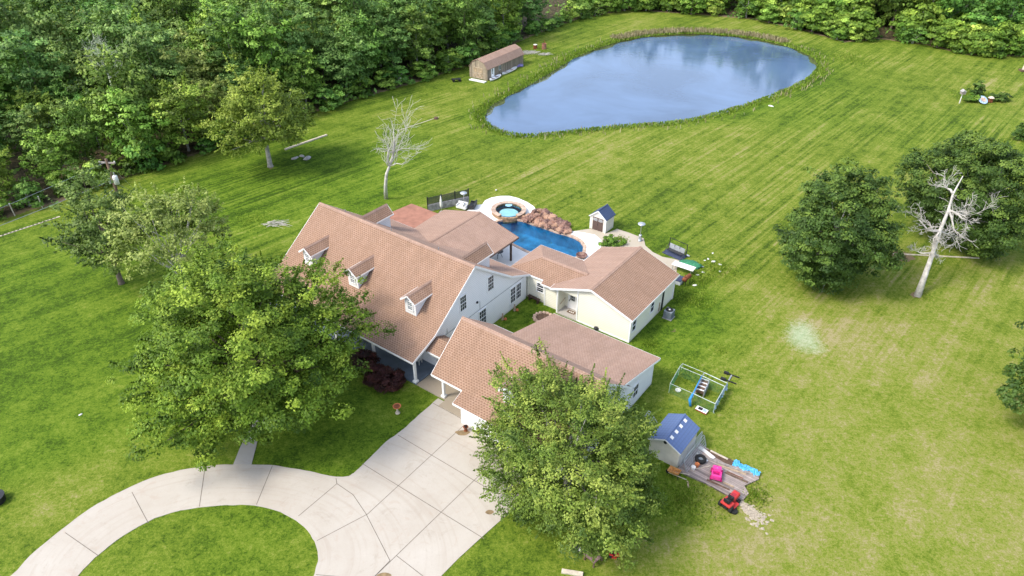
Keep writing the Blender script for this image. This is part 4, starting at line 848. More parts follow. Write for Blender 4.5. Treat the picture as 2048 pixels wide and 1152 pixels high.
SP = [wproto('woodland_shrub', 60, 4, (2.2, 2.2, 1.9), 1.7, 'leaf_shrub', 42, 40, .75, .21, ragged=.15, flat=.5), wproto('woodland_shrub', 61, 5, (2.6, 2.4, 2.3), 2.1, 'leaf_shrub', 48, 40, .85, .22, ragged=.18, flat=.5), wproto('woodland_shrub', 62, 3, (2.0, 2.3, 1.6), 1.4, 'leaf_wood2', 40, 38, .7, .2, ragged=.2, flat=.5), wproto('woodland_shrub', 63, 3, (2.2, 2.0, 1.8), 1.5, 'leaf_wood1', 40, 38, .7, .2, ragged=.25, flat=.5)]
protos_used = set()
def project(x, y, z):
    v = Vector((x, y, z-40)); d = v.dot(F_)
    return (1024+1440*v.dot(Rv)/d, 576-1440*v.dot(Uv)/d) if d > 1 else (-9999, -9999)
def plant(pr, x, y, s_, label, group, cat, sz=1.):
    k = id(pr)
    if k in protos_used: c = copy_tree(pr)
    else: protos_used.add(k); c = pr
    c.location = (x, y, 0); c.rotation_euler = (0, 0, rw_.uniform(0, 6.28)); c.scale = (s_*rw_.uniform(.9, 1.1), s_*rw_.uniform(.9, 1.1), s_*sz*rw_.uniform(.88, 1.12)); tag(c, label, cat, group); return c
rw_ = random.Random(77)
TL = {0: ('dark green broadleaf tree in the dense woodland beyond the lawn', 'dark woodland trees'), 1: ('mid green broadleaf tree in the dense woodland beyond the lawn', 'mid green woodland trees'), 2: ('blue green broadleaf tree in the dense woodland beyond the lawn', 'blue green woodland trees'),
      3: ('mid green broadleaf tree in the dense woodland beyond the lawn', 'mid green woodland trees'), 4: ('blue green broadleaf tree in the dense woodland beyond the lawn', 'blue green woodland trees'), 5: ('dark green broadleaf tree in the dense woodland beyond the lawn', 'dark woodland trees'),
      6: ('olive coloured thin leaved tree in the dense woodland beyond the lawn', 'olive woodland trees'), 7: ('dark green broadleaf tree in the dense woodland beyond the lawn', 'dark woodland trees')}
SL = {0: ('rounded bright green shrub at the woodland margin', 'bright woodland shrubs'), 1: ('rounded bright green shrub at the woodland margin', 'bright woodland shrubs'), 2: ('mid green shrub in the undergrowth at the woodland margin', 'undergrowth shrubs'), 3: ('dark green shrub in the undergrowth at the woodland margin', 'dark undergrowth shrubs')}
TN = {0: 'dark green', 1: 'mid green', 2: 'bright green', 3: 'mid green', 4: 'bright green', 5: 'dark green', 6: 'olive', 7: 'dark green'}
def tlabel(k, X0, d, s_):
    reg = 'at far left' if X0 < 220 else 'above the utility pole' if X0 < 420 else 'behind the lone elm' if X0 < 640 else 'left of the barn shed' if X0 < 900 else 'behind the barn shed' if X0 < 1180 else 'behind the pond' if X0 < 1600 else 'beyond the right meadow'
    row_ = 'front row' if d < 9 else 'second row' if d < 16 else 'deep'
    lb = ('%s %s tree %s in the woods ' % ('tall' if s_ > 1.05 else 'low', TN[k], 'in the front row' if d < 9 else 'in the middle' if d < 18 else 'deep')).replace('in the front row in the woods', 'in the front row of the woods').replace('in the middle in the woods', 'in the middle of the woods')+reg
    return lb, 'woodland trees: '+lb
fe = np.array(forest_edge)
def fdist(x, y):
    X = np.array([[x]]); Y = np.array([[y]]); d = dist_np(X, Y, forest_edge, False)[0, 0]; return d if inpoly_np(X, Y, fr_poly)[0, 0] else -d
pts = []; ntree = nshr = 0
y = 60.
row = 0
while y < 262:
    x = -150+(row % 2)*2.6
    while x < 150:
        px_, py_ = x+rw_.uniform(-1.7, 1.7), y+rw_.uniform(-1.6, 1.6); d = fdist(px_, py_)
        zone_r = px_ > 12+(py_-150)*.2 and py_ > 130
        mn = 2.9 if not zone_r else 7.6
        if d > mn and math.hypot(px_+46.9, py_-78.2) > 5:
            X0, Y0 = project(px_, py_, 9); X1, Y1 = project(px_, py_, 1)
            X2, Y2 = project(px_, py_, 6.5)
            if -90 < X0 < 2130 and Y2 > (-18 if not zone_r else -70) and Y0 < 1152:
                s_ = rw_.uniform(.88, 1.28); 
                if d < 8: s_ *= .8
                if zone_r: s_ *= .88
                k = rw_.choices(range(8), [3, 3, 3, 2, 3, 2, 1.3, 2] if px_ < -20 else [4, 2, 3, 2, 3, 3, .6, 3])[0]
                left_low = px_ < -55 and d < 22
                if left_low: s_ *= rw_.uniform(.5, .85)
                lb_ = tlabel(k, X0, d, s_); plant(WP[k], px_, py_, s_, lb_[0], lb_[1], 'tree'); ntree += 1
        x += 6.1
    y += 5.6; row += 1
# margin shrubs
for i in range(len(forest_edge)-1):
    (x0, y0), (x1, y1) = forest_edge[i], forest_edge[i+1]; L = math.hypot(x1-x0, y1-y0); nn = max(1, int(L/(3.4 if (x0+x1)/2 > 18 else 2.8)))
    nx_, ny_ = -(y1-y0)/L, (x1-x0)/L
    for j in range(nn):
        t = (j+rw_.random())/nn; bx, by = x0+(x1-x0)*t, y0+(y1-y0)*t; right = bx > 18 and by > 120
        rows_ = 3 if right else 1
        for q_ in range(rows_):
            dd_ = rw_.uniform(.8, 2.6)+q_*2.9; X, Y = bx+nx_*dd_, by+ny_*dd_
            if math.hypot(X+46.9, Y-78.2) < 3.2: continue
            X0, Y0 = project(X, Y, 1)
            if not (-80 < X0 < 2130 and -40 < Y0): continue
            k = rw_.choices(range(4), [5, 5, 2, 1] if right else [1, .6, 3, 5])[0]
            plant(SP[k], X, Y, (rw_.uniform(.6, 1.25)+.2*q_) if right else rw_.uniform(.55, 1.05), SL[k][0]+(' left of the barn shed' if X0 < 940 else ' between barn shed and pond' if X0 < 1250 else ' behind the pond' if X0 < 1640 else ' beyond the right meadow'), SL[k][1]+(' left' if X0 < 940 else ' middle' if X0 < 1250 else ' behind the pond' if X0 < 1640 else ' right'), 'shrub'); nshr += 1
_g = (-56.27,99.29); dt = thing('bare_tree', 'pale grey leafless tree crown rising inside the woods at upper left', 'dead tree', _g)
MB().tube([(0, 0, 0), (.2, 0, 5), (0, .2, 9.5)], [.25, .18, .1], 8).build('trunk', 'lichen', dt, True, fixn=False)
for k in range(9):
    mb = MB(); a_ = k*.7; branch(mb, rngd, (0, .1, 8.2+.15*k), (math.cos(a_)*1.2, math.sin(a_)*.8, .9), 3.2, .09, 2, .25, .7, 6, .12); mb.build('branch', 'lichen', dt, True, fixn=False)
print('TREES', ntree, 'SHRUBS', nshr)
# understory and far woods: stuff
rng = np.random.default_rng(9)
Pp = []
while len(Pp) < 9000:
    x = rng.uniform(-140, 150); y_ = rng.uniform(70, 215); X0, Y0 = project(x, y_, .5)
    if -60 < X0 < 2110 and -60 < Y0 and fdist(x, y_) > -.3: Pp.append((x, y_, rng.random()**1.5*1.6+.1))
P = np.array(Pp); Nn = unit(rng, len(P))*.7+np.array([0, 0, .8]); Nn /= np.linalg.norm(Nn, axis=1, keepdims=True)
tag(leafmesh('undergrowth', 'leaf_wood1', P, Nn, .42, np.stack([rng.random(len(P))*.6, rng.random(len(P))], 1), rng), 'low dark undergrowth covering the woodland floor', 'undergrowth', kind='stuff')
A = []; 
for k in range(900):
    th_ = rng.uniform(0, math.pi*2); rr_ = rng.uniform(230, 620); cx_, cy_ = rr_*math.sin(th_), 60+rr_*math.cos(th_)
    if cy_ < 20 and abs(cx_) < 500: continue
    X0, Y0 = project(cx_, cy_, 8)
    n_ = 70; d = unit(rng, n_); d[:, 2] = np.abs(d[:, 2]); p = np.array([cx_, cy_, 5])+d*np.array([5.5, 5.5, 8])*(.8+.3*rng.random((n_, 1))); A.append(np.hstack([p, d+unit(rng, n_)*.4]))
A = np.vstack(A); nn_ = A[:, 3:]/np.linalg.norm(A[:, 3:], axis=1, keepdims=True)
tag(leafmesh('distant_woodland', 'leaf_wood1', A[:, :3], nn_, 1.5, np.stack([rng.random(len(A)), rng.random(len(A))], 1), rng), 'distant mass of woodland beyond the visible trees', 'woodland', kind='stuff')
# ---- pond edge growth
def strip(n, inner, outer_, h, seg=None, seed=1):
    r = np.random.default_rng(seed); L = pond; out = []; cum = [0]
    for i in range(len(L)): cum.append(cum[-1]+math.hypot(L[(i+1) % len(L)][0]-L[i][0], L[(i+1) % len(L)][1]-L[i][1]))
    while len(out) < n:
        s_ = r.random()*cum[-1]; i = max(j for j in range(len(L)) if cum[j] <= s_); f = (s_-cum[i])/(cum[i+1]-cum[i]+1e-9); a_, b_2 = L[i], L[(i+1) % len(L)]
        x, y = a_[0]+(b_2[0]-a_[0])*f, a_[1]+(b_2[1]-a_[1])*f; l = math.hypot(b_2[0]-a_[0], b_2[1]-a_[1])+1e-9; nx_, ny_ = (b_2[1]-a_[1])/l, -(b_2[0]-a_[0])/l
        w_ = seg(x, y) if seg else 1.
        if r.random() > w_: continue
        o_ = sgn*(inner+(outer_-inner)*r.random()); out.append((x+nx_*o_, y+ny_*o_, h*(.3+.7*r.random())))
    return np.array(out)
ar = sum(pond[i][0]*pond[(i+1) % len(pond)][1]-pond[(i+1) % len(pond)][0]*pond[i][1] for i in range(len(pond))); sgn = 1 if ar > 0 else -1
def blades(name, mat, P, wd, rng, label, cat, lean=.25):
    n = len(P); hh = P[:, 2].copy(); base = P.copy(); base[:, 2] = -.12; ang = rng.random(n)*6.28; sx_ = np.stack([np.cos(ang), np.sin(ang), np.zeros(n)], 1)*wd
    tip = base+np.stack([rng.normal(size=n)*lean*hh, rng.normal(size=n)*lean*hh, hh+.12], 1)
    V = np.stack([base-sx_, base+sx_, tip+sx_*.6, tip-sx_*.6], 1).reshape(-1, 3); me = bpy.data.meshes.new(name); me.vertices.add(4*n); me.vertices.foreach_set('co', V.ravel())
    me.loops.add(4*n); me.loops.foreach_set('vertex_index', np.arange(4*n, dtype=np.int32)); me.polygons.add(n); me.polygons.foreach_set('loop_start', np.arange(0, 4*n, 4, dtype=np.int32)); me.polygons.foreach_set('loop_total', np.full(n, 4, dtype=np.int32)); me.update(calc_edges=True)
    ca = me.color_attributes.new('Col', 'FLOAT_COLOR', 'POINT'); C = np.ones((n, 4)); C[:, 0] = rng.random(n); C[:, 1] = rng.random(n); ca.data.foreach_set('color', np.repeat(C, 4, 0).ravel())
    me.materials.append(MAT[mat]); o = bpy.data.objects.new(name, me); COL.objects.link(o); return tag(o, label, cat, kind='stuff')
fr_ = (49.05,152.74); far_far = lambda x, y: 1. if (y > 150 and x > 22) else .03
P = strip(4200, .2, 3.0, .75, far_far, 2); blades('reeds', 'leaf_reed', P, .07, rng, 'tan dry reeds along the far bank of the pond', 'reeds')
P = strip(11000, -.35, 1.5, .26, None, 3); blades('bank_grass', 'grass_tuft', P, .09, rng, 'long green grass fringing the pond bank', 'grass', .5)
# rough weeds
WS = []
for (x, y), r, n_, h in [((17.64,57.88),2.2,900,.35),((19.14,61.47),1.6,600,.35),((21.64,63.39),2.2,700,.35),((12.10,33.43),2.6,1300,.3),((17.09,33.90),1.2,500,.35),((12.38,50.76),1.2,400,.2),((18.48,50.10),1.0,200,.2),((77.72,118.96),3.5,600,.4),((6.18,141.79),4,900,.5),((-30.43,73.72),2.5,300,.3),((40.79,58.78),.8,150,.25),((11.98,69.53),.9,350,.35),((16.74,42.73),2.,300,.15),((15.20,47.02),2.,500,.25),((15.57,61.43),1.5,300,.3),((64.65,139.51),5,700,.5),((3.77,33.60),4.,900,.22),((-7.95,132.83),3.,300,.3)]:
    g_ = unit(rng, n_)[:, :2]*r*rng.random((n_, 1))**.4*(1+.3*rng.normal(size=(n_, 1))); WS.append(np.stack([x+g_[:, 0], y+g_[:, 1], h*.55*(.3+.7*rng.random(n_))], 1))
blades('weeds', 'grass_tuft', np.vstack(WS), .05, rng, 'patches of rough weeds and taller grass on the lawn', 'weeds', .5)
# ================================================================== OBJECTS
def LB(x0, x1, y0, y1, z0, z1): return MB().box(x0, x1, y0, y1, z0, z1)
def angof(p, q): return math.atan2(q[1]-p[1], q[0]-p[0])
# ---- maroon shrubs, bird bath, planter
def bush(name, label, loc, rad, zc, leaf, seed, nc, per, rc, ls, cat='shrub', group=None, **kw):
    rng = np.random.default_rng(seed); P, Nn, col, cc = crown_pts(rng, (0, 0, zc), rad, nc, per, rc, flat=.5, **kw); k = P[:, 2] > .02
    t = thing(name, label, cat, loc, 0, group); o = leafmesh('crown', leaf, P[k], Nn[k], ls, col[k], rng); o.parent = t
    mb = MB()
    for q in range(4): mb.tube([(0, 0, 0), (rad[0]*.3*math.cos(q*1.6), rad[1]*.3*math.sin(q*1.6), zc*.6), (rad[0]*.6*math.cos(q*1.6), rad[1]*.6*math.sin(q*1.6), zc)], [.05, .03, .01], 5)
    mb.build('trunk', 'bark', t, True, fixn=False); return t
bush('maroon_shrub', 'wide dark maroon leaved shrub along the front porch edge', (-10.17,45.16), (1.25, 1.0, .85), .65, 'leaf_maroon', 70, 80, 70, .38, .08, ragged=.1)
bush('maroon_shrub', 'narrow upright dark maroon shrub between the porch and the big oak', (-12.49,47.32), (.85, .8, .95), .8, 'leaf_maroon', 71, 55, 60, .35, .08, ragged=.12)
bush('maroon_shrub', 'low dark maroon shrub joined to the left of the wide one by the porch', (-11.21,45.72), (1.0, .9, .8), .6, 'leaf_maroon', 72, 60, 60, .35, .08, ragged=.12)
t = thing('bird_bath', 'pale stone bird bath with dark bowl on the shaded front lawn', 'bird bath', (-9.01,41.91))
MB().lathe([(.2, 0), (.2, .06), (.1, .12), (.07, .3), (.09, .5), (.14, .62)], n=16).build('pedestal', 'pale_wood', t, True)
MB().lathe([(.12, .6), (.3, .68), (.34, .76), (.30, .76), (.2, .70), (0, .68)], n=20).build('bowl', 'orange_clay', t, True); MB().lathe([(.27, .735), (0, .74)], n=20).build('water', 'rust_dark', t)
t = thing('flower_pot', 'dark urn planter at the white garage corner on the driveway', 'planter', (-3.50,39.97), z=.035)
MB().lathe([(.15, 0), (.16, .05), (.08, .12), (.12, .25), (.22, .42), (.2, .45), (0, .4)], n=16).build('urn', 'rust_dark', t, True)
MB().blob((0, 0, .46), .13, 4, .2).build('plant', 'leaf_maroon', t, True)
st = [((-3.49,39.68)[0]+.55*math.cos(a)*(1+.2*math.sin(3*a))-.25, (-3.49,39.68)[1]+.28*math.sin(a)+.05) for a in np.linspace(0, 6.1, 16)]
struct(MB().sheet(st, .043).build('stain', 'stain', fixn=False))
for (cx_, cy_), rx_, ry_ in (((-1.45,32.28), .26, .2), ((-7.90,27.37), .42, .22)):
    struct(MB().sheet([(cx_+rx_*math.cos(a)*(1+.15*math.sin(2*a+1)), cy_+ry_*math.sin(a)) for a in np.linspace(0, 6.1, 14)], .044).build('stain', 'stain', fixn=False))
# porch chairs
for u, lb in ((-1.6, 'white porch chair on the blue porch floor nearest the garage'), (-3.1, 'white porch chair on the blue porch floor behind the wide maroon shrub')):
    t = hthing('porch_chair', lb, 'chair', u, 2.0, .2, .12, 'porch chairs')
    LB(-.25, .25, -.25, .25, .38, .43).build('seat', 'white_plastic', t); LB(-.25, .25, .2, .25, .43, .95).build('backrest', 'white_plastic', t)
    for x in (-.22, .22):
        for y in (-.22, .22): LB(x-.025, x+.025, y-.025, y+.025, 0, .38).build('leg', 'white_plastic', t)
# ---- small shed with navy roof
pA, pB, pC = (8.83,72.15), (10.45,70.92), (11.95,72.05)
def shed(name, label, a, wd, ln, ang, hw_, hr, wall, roof, doorf, z=.05):
    t = thing(name, label, 'shed', a, ang, z=z)   # x along front, y depth
    MB().prism([(0, 0), (0, hw_), (wd/2, hr), (wd, hw_), (wd, 0)], 0, ln, 'y').build('wall', wall, t)
    m_ = (hr-hw_)/(wd/2); e = .12; th = .07
    for q in (0, 1):
        x0 = wd/2; x1 = -e if q == 0 else wd+e; ze = hw_-m_*e+.04; rr_ = hr+.04
        pts = [(x0, -e, rr_), (x0, ln+e, rr_), (x1, ln+e, ze), (x1, -e, ze)]
        MB().slab(pts if q == 0 else pts[::-1], th).build('roof', roof, t)
    MB().box(wd/2-.06, wd/2+.06, -e, ln+e, rr_-.02, rr_+.03).build('ridge_cap', roof, t)
    fb = MB()
    for q in (-e, wd+e): fascia(fb, (wd/2, -e-.01, rr_-.03), (q, -e-.01, ze-.03), .1, .03, 0)
    fb.build('fascia', 'trim_white', t); doorf(t, wd, hw_); return t
def d1(t, wd, hw_):
    for x0, x1 in ((wd*.17, wd*.495), (wd*.505, wd*.83)):
        d = LB(x0, x1, -.035, 0, .05, 1.62).build('door', 'door_brown', t)
        f = LB(x0+.08, x1-.08, -.05, -.035, 1.22, 1.52).build('window', 'trim_white', d)
        mb = MB()
        for k in range(3):
            w_ = (x1-x0-.24)/3
            for z_ in (1.25, 1.39): mb.box(x0+.105+k*(w_+.02), x0+.105+k*(w_+.02)+w_-.01, -.056, -.05, z_, z_+.105)
        mb.build('pane', 'window_glass', f)
    LB(wd*.49, wd*.51, -.06, -.035, .7, .95).build('handle', 'dark_metal', t)
    tm = MB()
    for x in (0, wd): tm.box(x-.03, x+.03, -.02, .03, 0, hw_-.02)
    tm.build('corner_trim', 'trim_white', t)
an = angof(pA, pB); wd_ = math.dist(pA, pB); ln_ = math.dist(pB, pC)
shed('garden_shed', 'small cream shed with navy gable roof and brown double doors on the patio', pA, wd_, ln_*.95, an, 1.72, 2.55, 'vinyl_tan', 'navy_roof', d1)
# ---- bigger plastic shed with blue roof and white skylights, right foreground
qA, qB, qC = (10.19,37.72), (12.07,36.31), (14.07,38.48)
def d2(t, wd, hw_):
    o = MB().lathe([(.13, 0), (.13, .05), (0, .05)], n=14).build('round_vent', 'black_plastic', t); o.location = (wd/2, 0, hw_+.25); o.rotation_euler = (R(90), 0, 0)
    LB(wd, wd+.03, .35, 1.95, .08, 1.65).build('door', 'vinyl_tan', t)
sh2 = shed('storage_shed', 'beige plastic shed with blue roof and white skylight tiles by the scrap deck', qA, math.dist(qA, qB), 3.0, angof(qA, qB), 1.68, 2.3, 'vinyl_tan', 'blue_roof', d2, 0)
W2 = math.dist(qA, qB); m2 = (2.3-1.68)/(W2/2)
for k in range(4):
    y = .45+k*.72; x = W2/2+.26; z = 2.34-m2*.26
    MB().obox((x, y, z+.012), (1, 0, -m2), (0, 1, 0), (m2, 0, 1), .13, .14, .012).build('skylight', 'white_plastic', sh2, bevel=.01)
# ---- barn shed by the pond
bA, bB, bC = (-7.71,127.31), (-4.48,125.17), (0.60,135.53)
t = thing('barn_shed', 'long weathered barn shed with faded red gambrel roof beside the pond', 'shed', bA, angof(bA, bB))
w_ = math.dist(bA, bB); l_ = math.dist(bB, bC)
gp = [(-.0, 0), (0, 2.05), (w_*.2, 2.95), (w_/2, 3.4), (w_*.8, 2.95), (w_, 2.05), (w_, 0)]
MB().prism(gp, .0, l_, 'y').build('wall', 'barn_planks', t); MB().prism([(p[0], p[1]-.02 if p[1] > 0 else 0) for p in gp], -.03, -.001, 'y').build('front_wall', 'barn_front', t)
rp_ = [(-.12, 1.9), (w_*.2-.05, 2.99), (w_/2, 3.46), (w_*.8+.05, 2.99), (w_+.12, 1.9)]
for a, b_ in zip(rp_[:-1], rp_[1:]):
    MB().slab([(a[0], -.14, a[1]), (b_[0], -.14, b_[1]), (b_[0], l_+.14, b_[1]), (a[0], l_+.14, a[1])], .07).build('roof_panel', 'rust_red_roof' if 'rust_red_roof' in MAT else 'shingle_pale', t)
dd = LB(w_*.24, w_*.74, -.07, -.03, .1, 2.0).build('double_door', 'tan_wood', t)
mb = MB()
for a, b_ in (((.26, .15), (.49, 1.0)), ((.49, .15), (.26, 1.0)), ((.51, .15), (.72, 1.0)), ((.72, .15), (.51, 1.0)), ((.25, 1.05), (.73, 1.05)), ((.25, 1.95), (.73, 1.95)), ((.25, .15), (.73, .15)), ((.49, .1), (.49, 2.))): mb.bar((w_*a[0], -.08, a[1]), (w_*b_[0], -.08, b_[1]), .03, .08, (0, 1, 0))
mb.build('brace', 'pale_wood', dd)
d3 = LB(w_, w_+.04, 1.15, 2.05, .1, 2.0).build('side_door', 'trim_white', t)
LB(w_+.04, w_+.05, 1.38, 1.6, 1.2, 1.75).build('pane', 'window_glass', d3); LB(w_+.04, w_+.05, 1.38, 1.6, .85, 1.1).build('pane', 'window_glass', d3)
wf = LB(w_, w_+.04, 3.5, 4.1, .95, 1.8).build('window', 'trim_white', t); LB(w_+.04, w_+.05, 3.56, 3.78, 1.0, 1.75).box(w_+.04, w_+.05, 3.83, 4.04, 1.0, 1.75).build('pane', 'window_glass', wf)
def canoe(name, label, p, q, wd, mat, cat, z=.0, inner='tan_wood', group=None):
    t = thing(name, label, cat, ((p[0]+q[0])/2, (p[1]+q[1])/2), angof(p, q), group, z); L = math.dist(p, q)/2; mb = MB(); N_ = 14; V = []; F = []
    for i in range(N_+1):
        s_ = -1+2*i/N_; wv = wd/2*math.sqrt(max(0, 1-abs(s_)**2.3))+.01; zz = .32+.12*s_*s_
        V += [(s_*L, -wv, zz), (s_*L*.97, -wv*.6, .08), (s_*L*.97, 0, .02), (s_*L*.97, wv*.6, .08), (s_*L, wv, zz), (s_*L*.95, wv*.8, zz-.06), (s_*L*.92, 0, .12), (s_*L*.95, -wv*.8, zz-.06)]
    for i in range(N_):
        for j in range(8): F.append((i*8+j, i*8+(j+1) % 8, (i+1)*8+(j+1) % 8, (i+1)*8+j))
    mb.add(V, F); mb.build('hull', mat, t, True)
    for s_ in (-.4, .3): LB(s_*L-.1, s_*L+.1, -wd*.42, wd*.42, .26, .29).build('seat', inner, t)
    return t
canoe('rowing_boat', 'cream coloured small boat lying along the barn shed wall', (-1.98,128.15), (0.67,132.30), 1.1, 'white_plastic', 'boat')
t = thing('white_sheet', 'white sheet lying flat before the barn doors', 'panel', (-6.16,125.00), angof((-7.52,125.84), (-4.84,124.21))); LB(-1.6, 1.6, -.4, .4, .02, .14).build('sheet', 'white_plastic', t, bevel=.03)
LB(-1.6, 1.6, -.42, -.36, .0, .2).build('edge', 'trim_white', t)
canoe('rowing_boat', 'white flat hull lying beside the white side door of the barn shed', (-4.05,124.60), (-2.20,127.65), 1.0, 'trim_white', 'boat', .02, 'brown_wood')
mb = MB(); mb.blob((0, 0, .15), .8, 5, .3, 14, 6, (1.2, .8, .35)); quick('crumpled_tarp', mb, 'tarp_purple', 'crumpled violet tarpaulin at the far corner of the barn shed', 'tarpaulin', (1.00,133.64), .6)
def barrel(name, label, loc, r, h, mat, cat, group=None):
    t = thing(name, label, cat, loc, 0, group); MB().lathe([(r, 0), (r, h*.32), (r*1.05, h*.34), (r, h*.36), (r, h*.64), (r*1.05, h*.66), (r, h*.68), (r, h), (r*.9, h), (r*.88, h*.8), (0, h*.8)], n=16).build('drum', mat, t); return t
b1 = barrel('burn_barrel', 'short rusty drum with a pale lid in the grass by the pond', (4.36,145.30), .38, .8, 'rust_dark', 'barrel'); MB().lathe([(.39, .8), (.39, .86), (0, .88)], n=16).build('lid', 'stone_white', b1)
b2 = barrel('burn_barrel', 'tall rusty drum right of the pale lidded drum near the woods', (6.10,145.03), .45, 1.15, 'rust_metal', 'barrel'); MB().tube([(.1, .3, 0), (.1, .5, 1.7)], .05, 6).build('stove_pipe', 'rust_dark', b2)
# brush piles
def brush(label, loc, r, n_, seed, mat='deadwood'):
    rg = random.Random(seed); mb = MB()
    for i in range(n_):
        a = rg.uniform(0, 6.28); d_ = r*rg.random()**.6; x, y = d_*math.cos(a), d_*math.sin(a)*.5; t_ = rg.uniform(-.5, .5); L = rg.uniform(.5, 1.4); z_ = rg.uniform(.02, .5)*(1-d_/r*.7)
        mb.tube([(x, y, z_), (x+L*math.cos(t_)*.5, y+L*math.sin(t_)*.5, z_+rg.uniform(-.02, .2)), (x+L*math.cos(t_), y+L*math.sin(t_), max(.02, z_+rg.uniform(-.2, .25)))], [.03, .025, .012], 4)
    o = mb.build('brush_pile', mat, None, False, fixn=False); o.location = (loc[0], loc[1], 0); return tag(o, label, 'brush pile', kind='stuff')
brush('heap of dead branches behind the barn shed', (2.39,142.12), 2.0, 90, 1); brush('small heap of dead branches in the grass by the drums', (5.66,141.00), 1.1, 45, 2)
brush('tangle of dead twigs under the elm by the house', (-27.50,72.55), 1.4, 40, 5)
t = thing('utility_cart', 'small dark cart lying in the grass left of the barn shed', 'cart', (-9.90,124.84), .3)
LB(-.7, .7, -.4, .4, .35, .42).build('tray', 'dark_metal', t)
for x, y in ((-.6, -.42), (-.6, .42), (.5, -.42), (.5, .42)):
    o = MB().lathe([(.22, -.05), (.22, .05)], n=12).build('wheel', 'rubber', t); o.location = (x, y, .22); o.rotation_euler = (R(90), 0, 0)
MB().bar((.7, 0, .4), (1.6, .1, .7), .04, .04).build('handle', 'dark_metal', t)
# ---- utility pole + wires
pt = (-43.09,70.88)
t = thing('utility_pole', 'wooden utility pole with grey transformer at the woodland edge', 'utility pole', pt)
MB().tube([(0, 0, -.2), (0, 0, 8.8)], [.22, .14], 10).build('shaft', 'brown_wood', t, True, fixn=False)
MB().bar((-.9, .1, 8.35), (.9, -.1, 8.35), .14, .16).build('crossarm', 'grey_wood', t)
tr_ = MB().lathe([(.0, 5.9), (.26, 5.92), (.27, 6.8), (.2, 6.9), (0, 6.95)], (.38, -.1, 0), 14).build('transformer', 'stone_white', t, True)
MB().lathe([(.04, 6.9), (.07, 7.0), (.04, 7.1), (.07, 7.2), (.02, 7.3)], (.38, -.1, 0), 8).build('bushing', 'stone_grey', tr_)
MB().lathe([(.12, 6.0), (.12, 6.6), (0, 6.6)], (-.3, -.1, 0), 10).build('cutout', 'galvanized', t)
for x in (-.8, .8): MB().lathe([(.05, 8.4), (.07, 8.48), (.04, 8.55), (0, 8.6)], (x, 0, 0), 8).build('insulator', 'stone_white', t)
def wire(name, label, a, b_, sag, r=.022, n_=14, cat='wire', group=None):
    mb = MB(); a = Vector(a); b_ = Vector(b_); mb.tube([a.lerp(b_, i/n_)-Vector((0, 0, sag*4*(i/n_)*(1-i/n_))) for i in range(n_+1)], r, 5); o = mb.build(name, 'grey_metal', None, False, fixn=False); return tag(o, label, cat, group)
far_ = lambda p, k: (pt[0]+(p[0]-pt[0])*k, pt[1]+(p[1]-pt[1])*k)
e1 = far_((-48.53,60.84), 1.8); e2 = far_((-49.50,61.14), 1.8)
wire('power_line', 'upper thin power line running left from the pole top along the woods', (pt[0], pt[1], 8.5), (*e1, 8.3), .25, .02)
wire('power_line', 'lower thicker power line running left from the pole below the transformer', (pt[0], pt[1], 6.4), (*e2, 6.3), .25, .028)
wire('guy_wire', 'upper guy wire sloping from the pole top down to the lawn on the right', (pt[0], pt[1], 8.3), (*(-46.39,80.56), 0), 0, .02)
wire('guy_wire', 'lower guy wire sloping from the transformer down to the lawn on the right', (pt[0], pt[1], 6.1), (*(-44.89,79.20), 0), 0, .02)
wire('pole_stay', 'short dark strut cable left of the pole shaft', (pt[0], pt[1], 5.4), (pt[0]-2.2, pt[1]-.4, 3.9), 0, .03)
for k, (p, h_, lb) in enumerate((((-58.08,74.40), 1.6, 'leaning pale fence post at the left end of the woodland edge'), ((-55.98,76.44), 1.5, 'pale fence post at the woodland edge near the utility pole'), ((-31.90,106.18), 1.7, 'pale fence post at the woodland edge behind the lone elm'), ((-19.41,122.61), 1.3, 'pale marker post with small sign at the dark woodland edge'))):
    t = thing('fence_post', lb, 'post', p); MB().tube([(0, 0, -.1), (.08*(k-1), 0, h_)], .06, 8).build('post', 'pale_wood', t)
    MB().lathe([(.08, h_), (.08, h_+.04), (0, h_+.07)], (.08*(k-1), 0, 0), 8).build('cap', 'stone_white', t)
    if k == 3: LB(-.3, .3, -.1, -.06, h_-.5, h_).build('plate', 'stone_white', t)
# landscape timber and stone bits on the lawn
def timber(label, p, q, w_=.28, h_=.2, mat='pale_wood', name='timber_beam'):
    o = MB().box(-math.dist(p, q)/2, math.dist(p, q)/2, -w_/2, w_/2, 0, h_).build(name, mat, None, bevel=.02); o.location = ((p[0]+q[0])/2, (p[1]+q[1])/2, 0); o.rotation_euler = (0, 0, angof(p, q)); return tag(o, label, 'timber')
timber('long pale timber beam lying on the lawn right of the lone elm', (-31.79,94.18), (-27.10,99.58))
timber('pale timber lying between the two dark oaks on the right lawn', (41.08,66.81), (49.97,65.97), .16, .1)
timber('short pale timber lying on the grass below the front tree', (3.21,27.74), (4.54,27.50), .28, .16)
timber('pale log with round end lying on the lawn between the white dead tree and the pond', (63.17,107.99) if 0 else (-11.44,107.33), (-17.07,101.47), .12, .05)
def stonepatch(label, pts, r0, seed, mat='stone_white', cat='stone', name='flat_stone', group=None, z=.04):
    for i, p in enumerate(pts):
        rg = random.Random(seed+i); o = MB().blob((0, 0, 0), r0*rg.uniform(.7, 1.3), seed+i, .18, 9, 5, (1.3, .8, .25)).build(name, mat, None, True); o.location = (p[0]+rg.uniform(-.1, .1), p[1]+rg.uniform(-.1, .1), z); o.rotation_euler = (0, 0, rg.uniform(0, 3)); tag(o, label, cat, group)
L0, L1 = (-56.93,69.70), (-53.01,74.08)
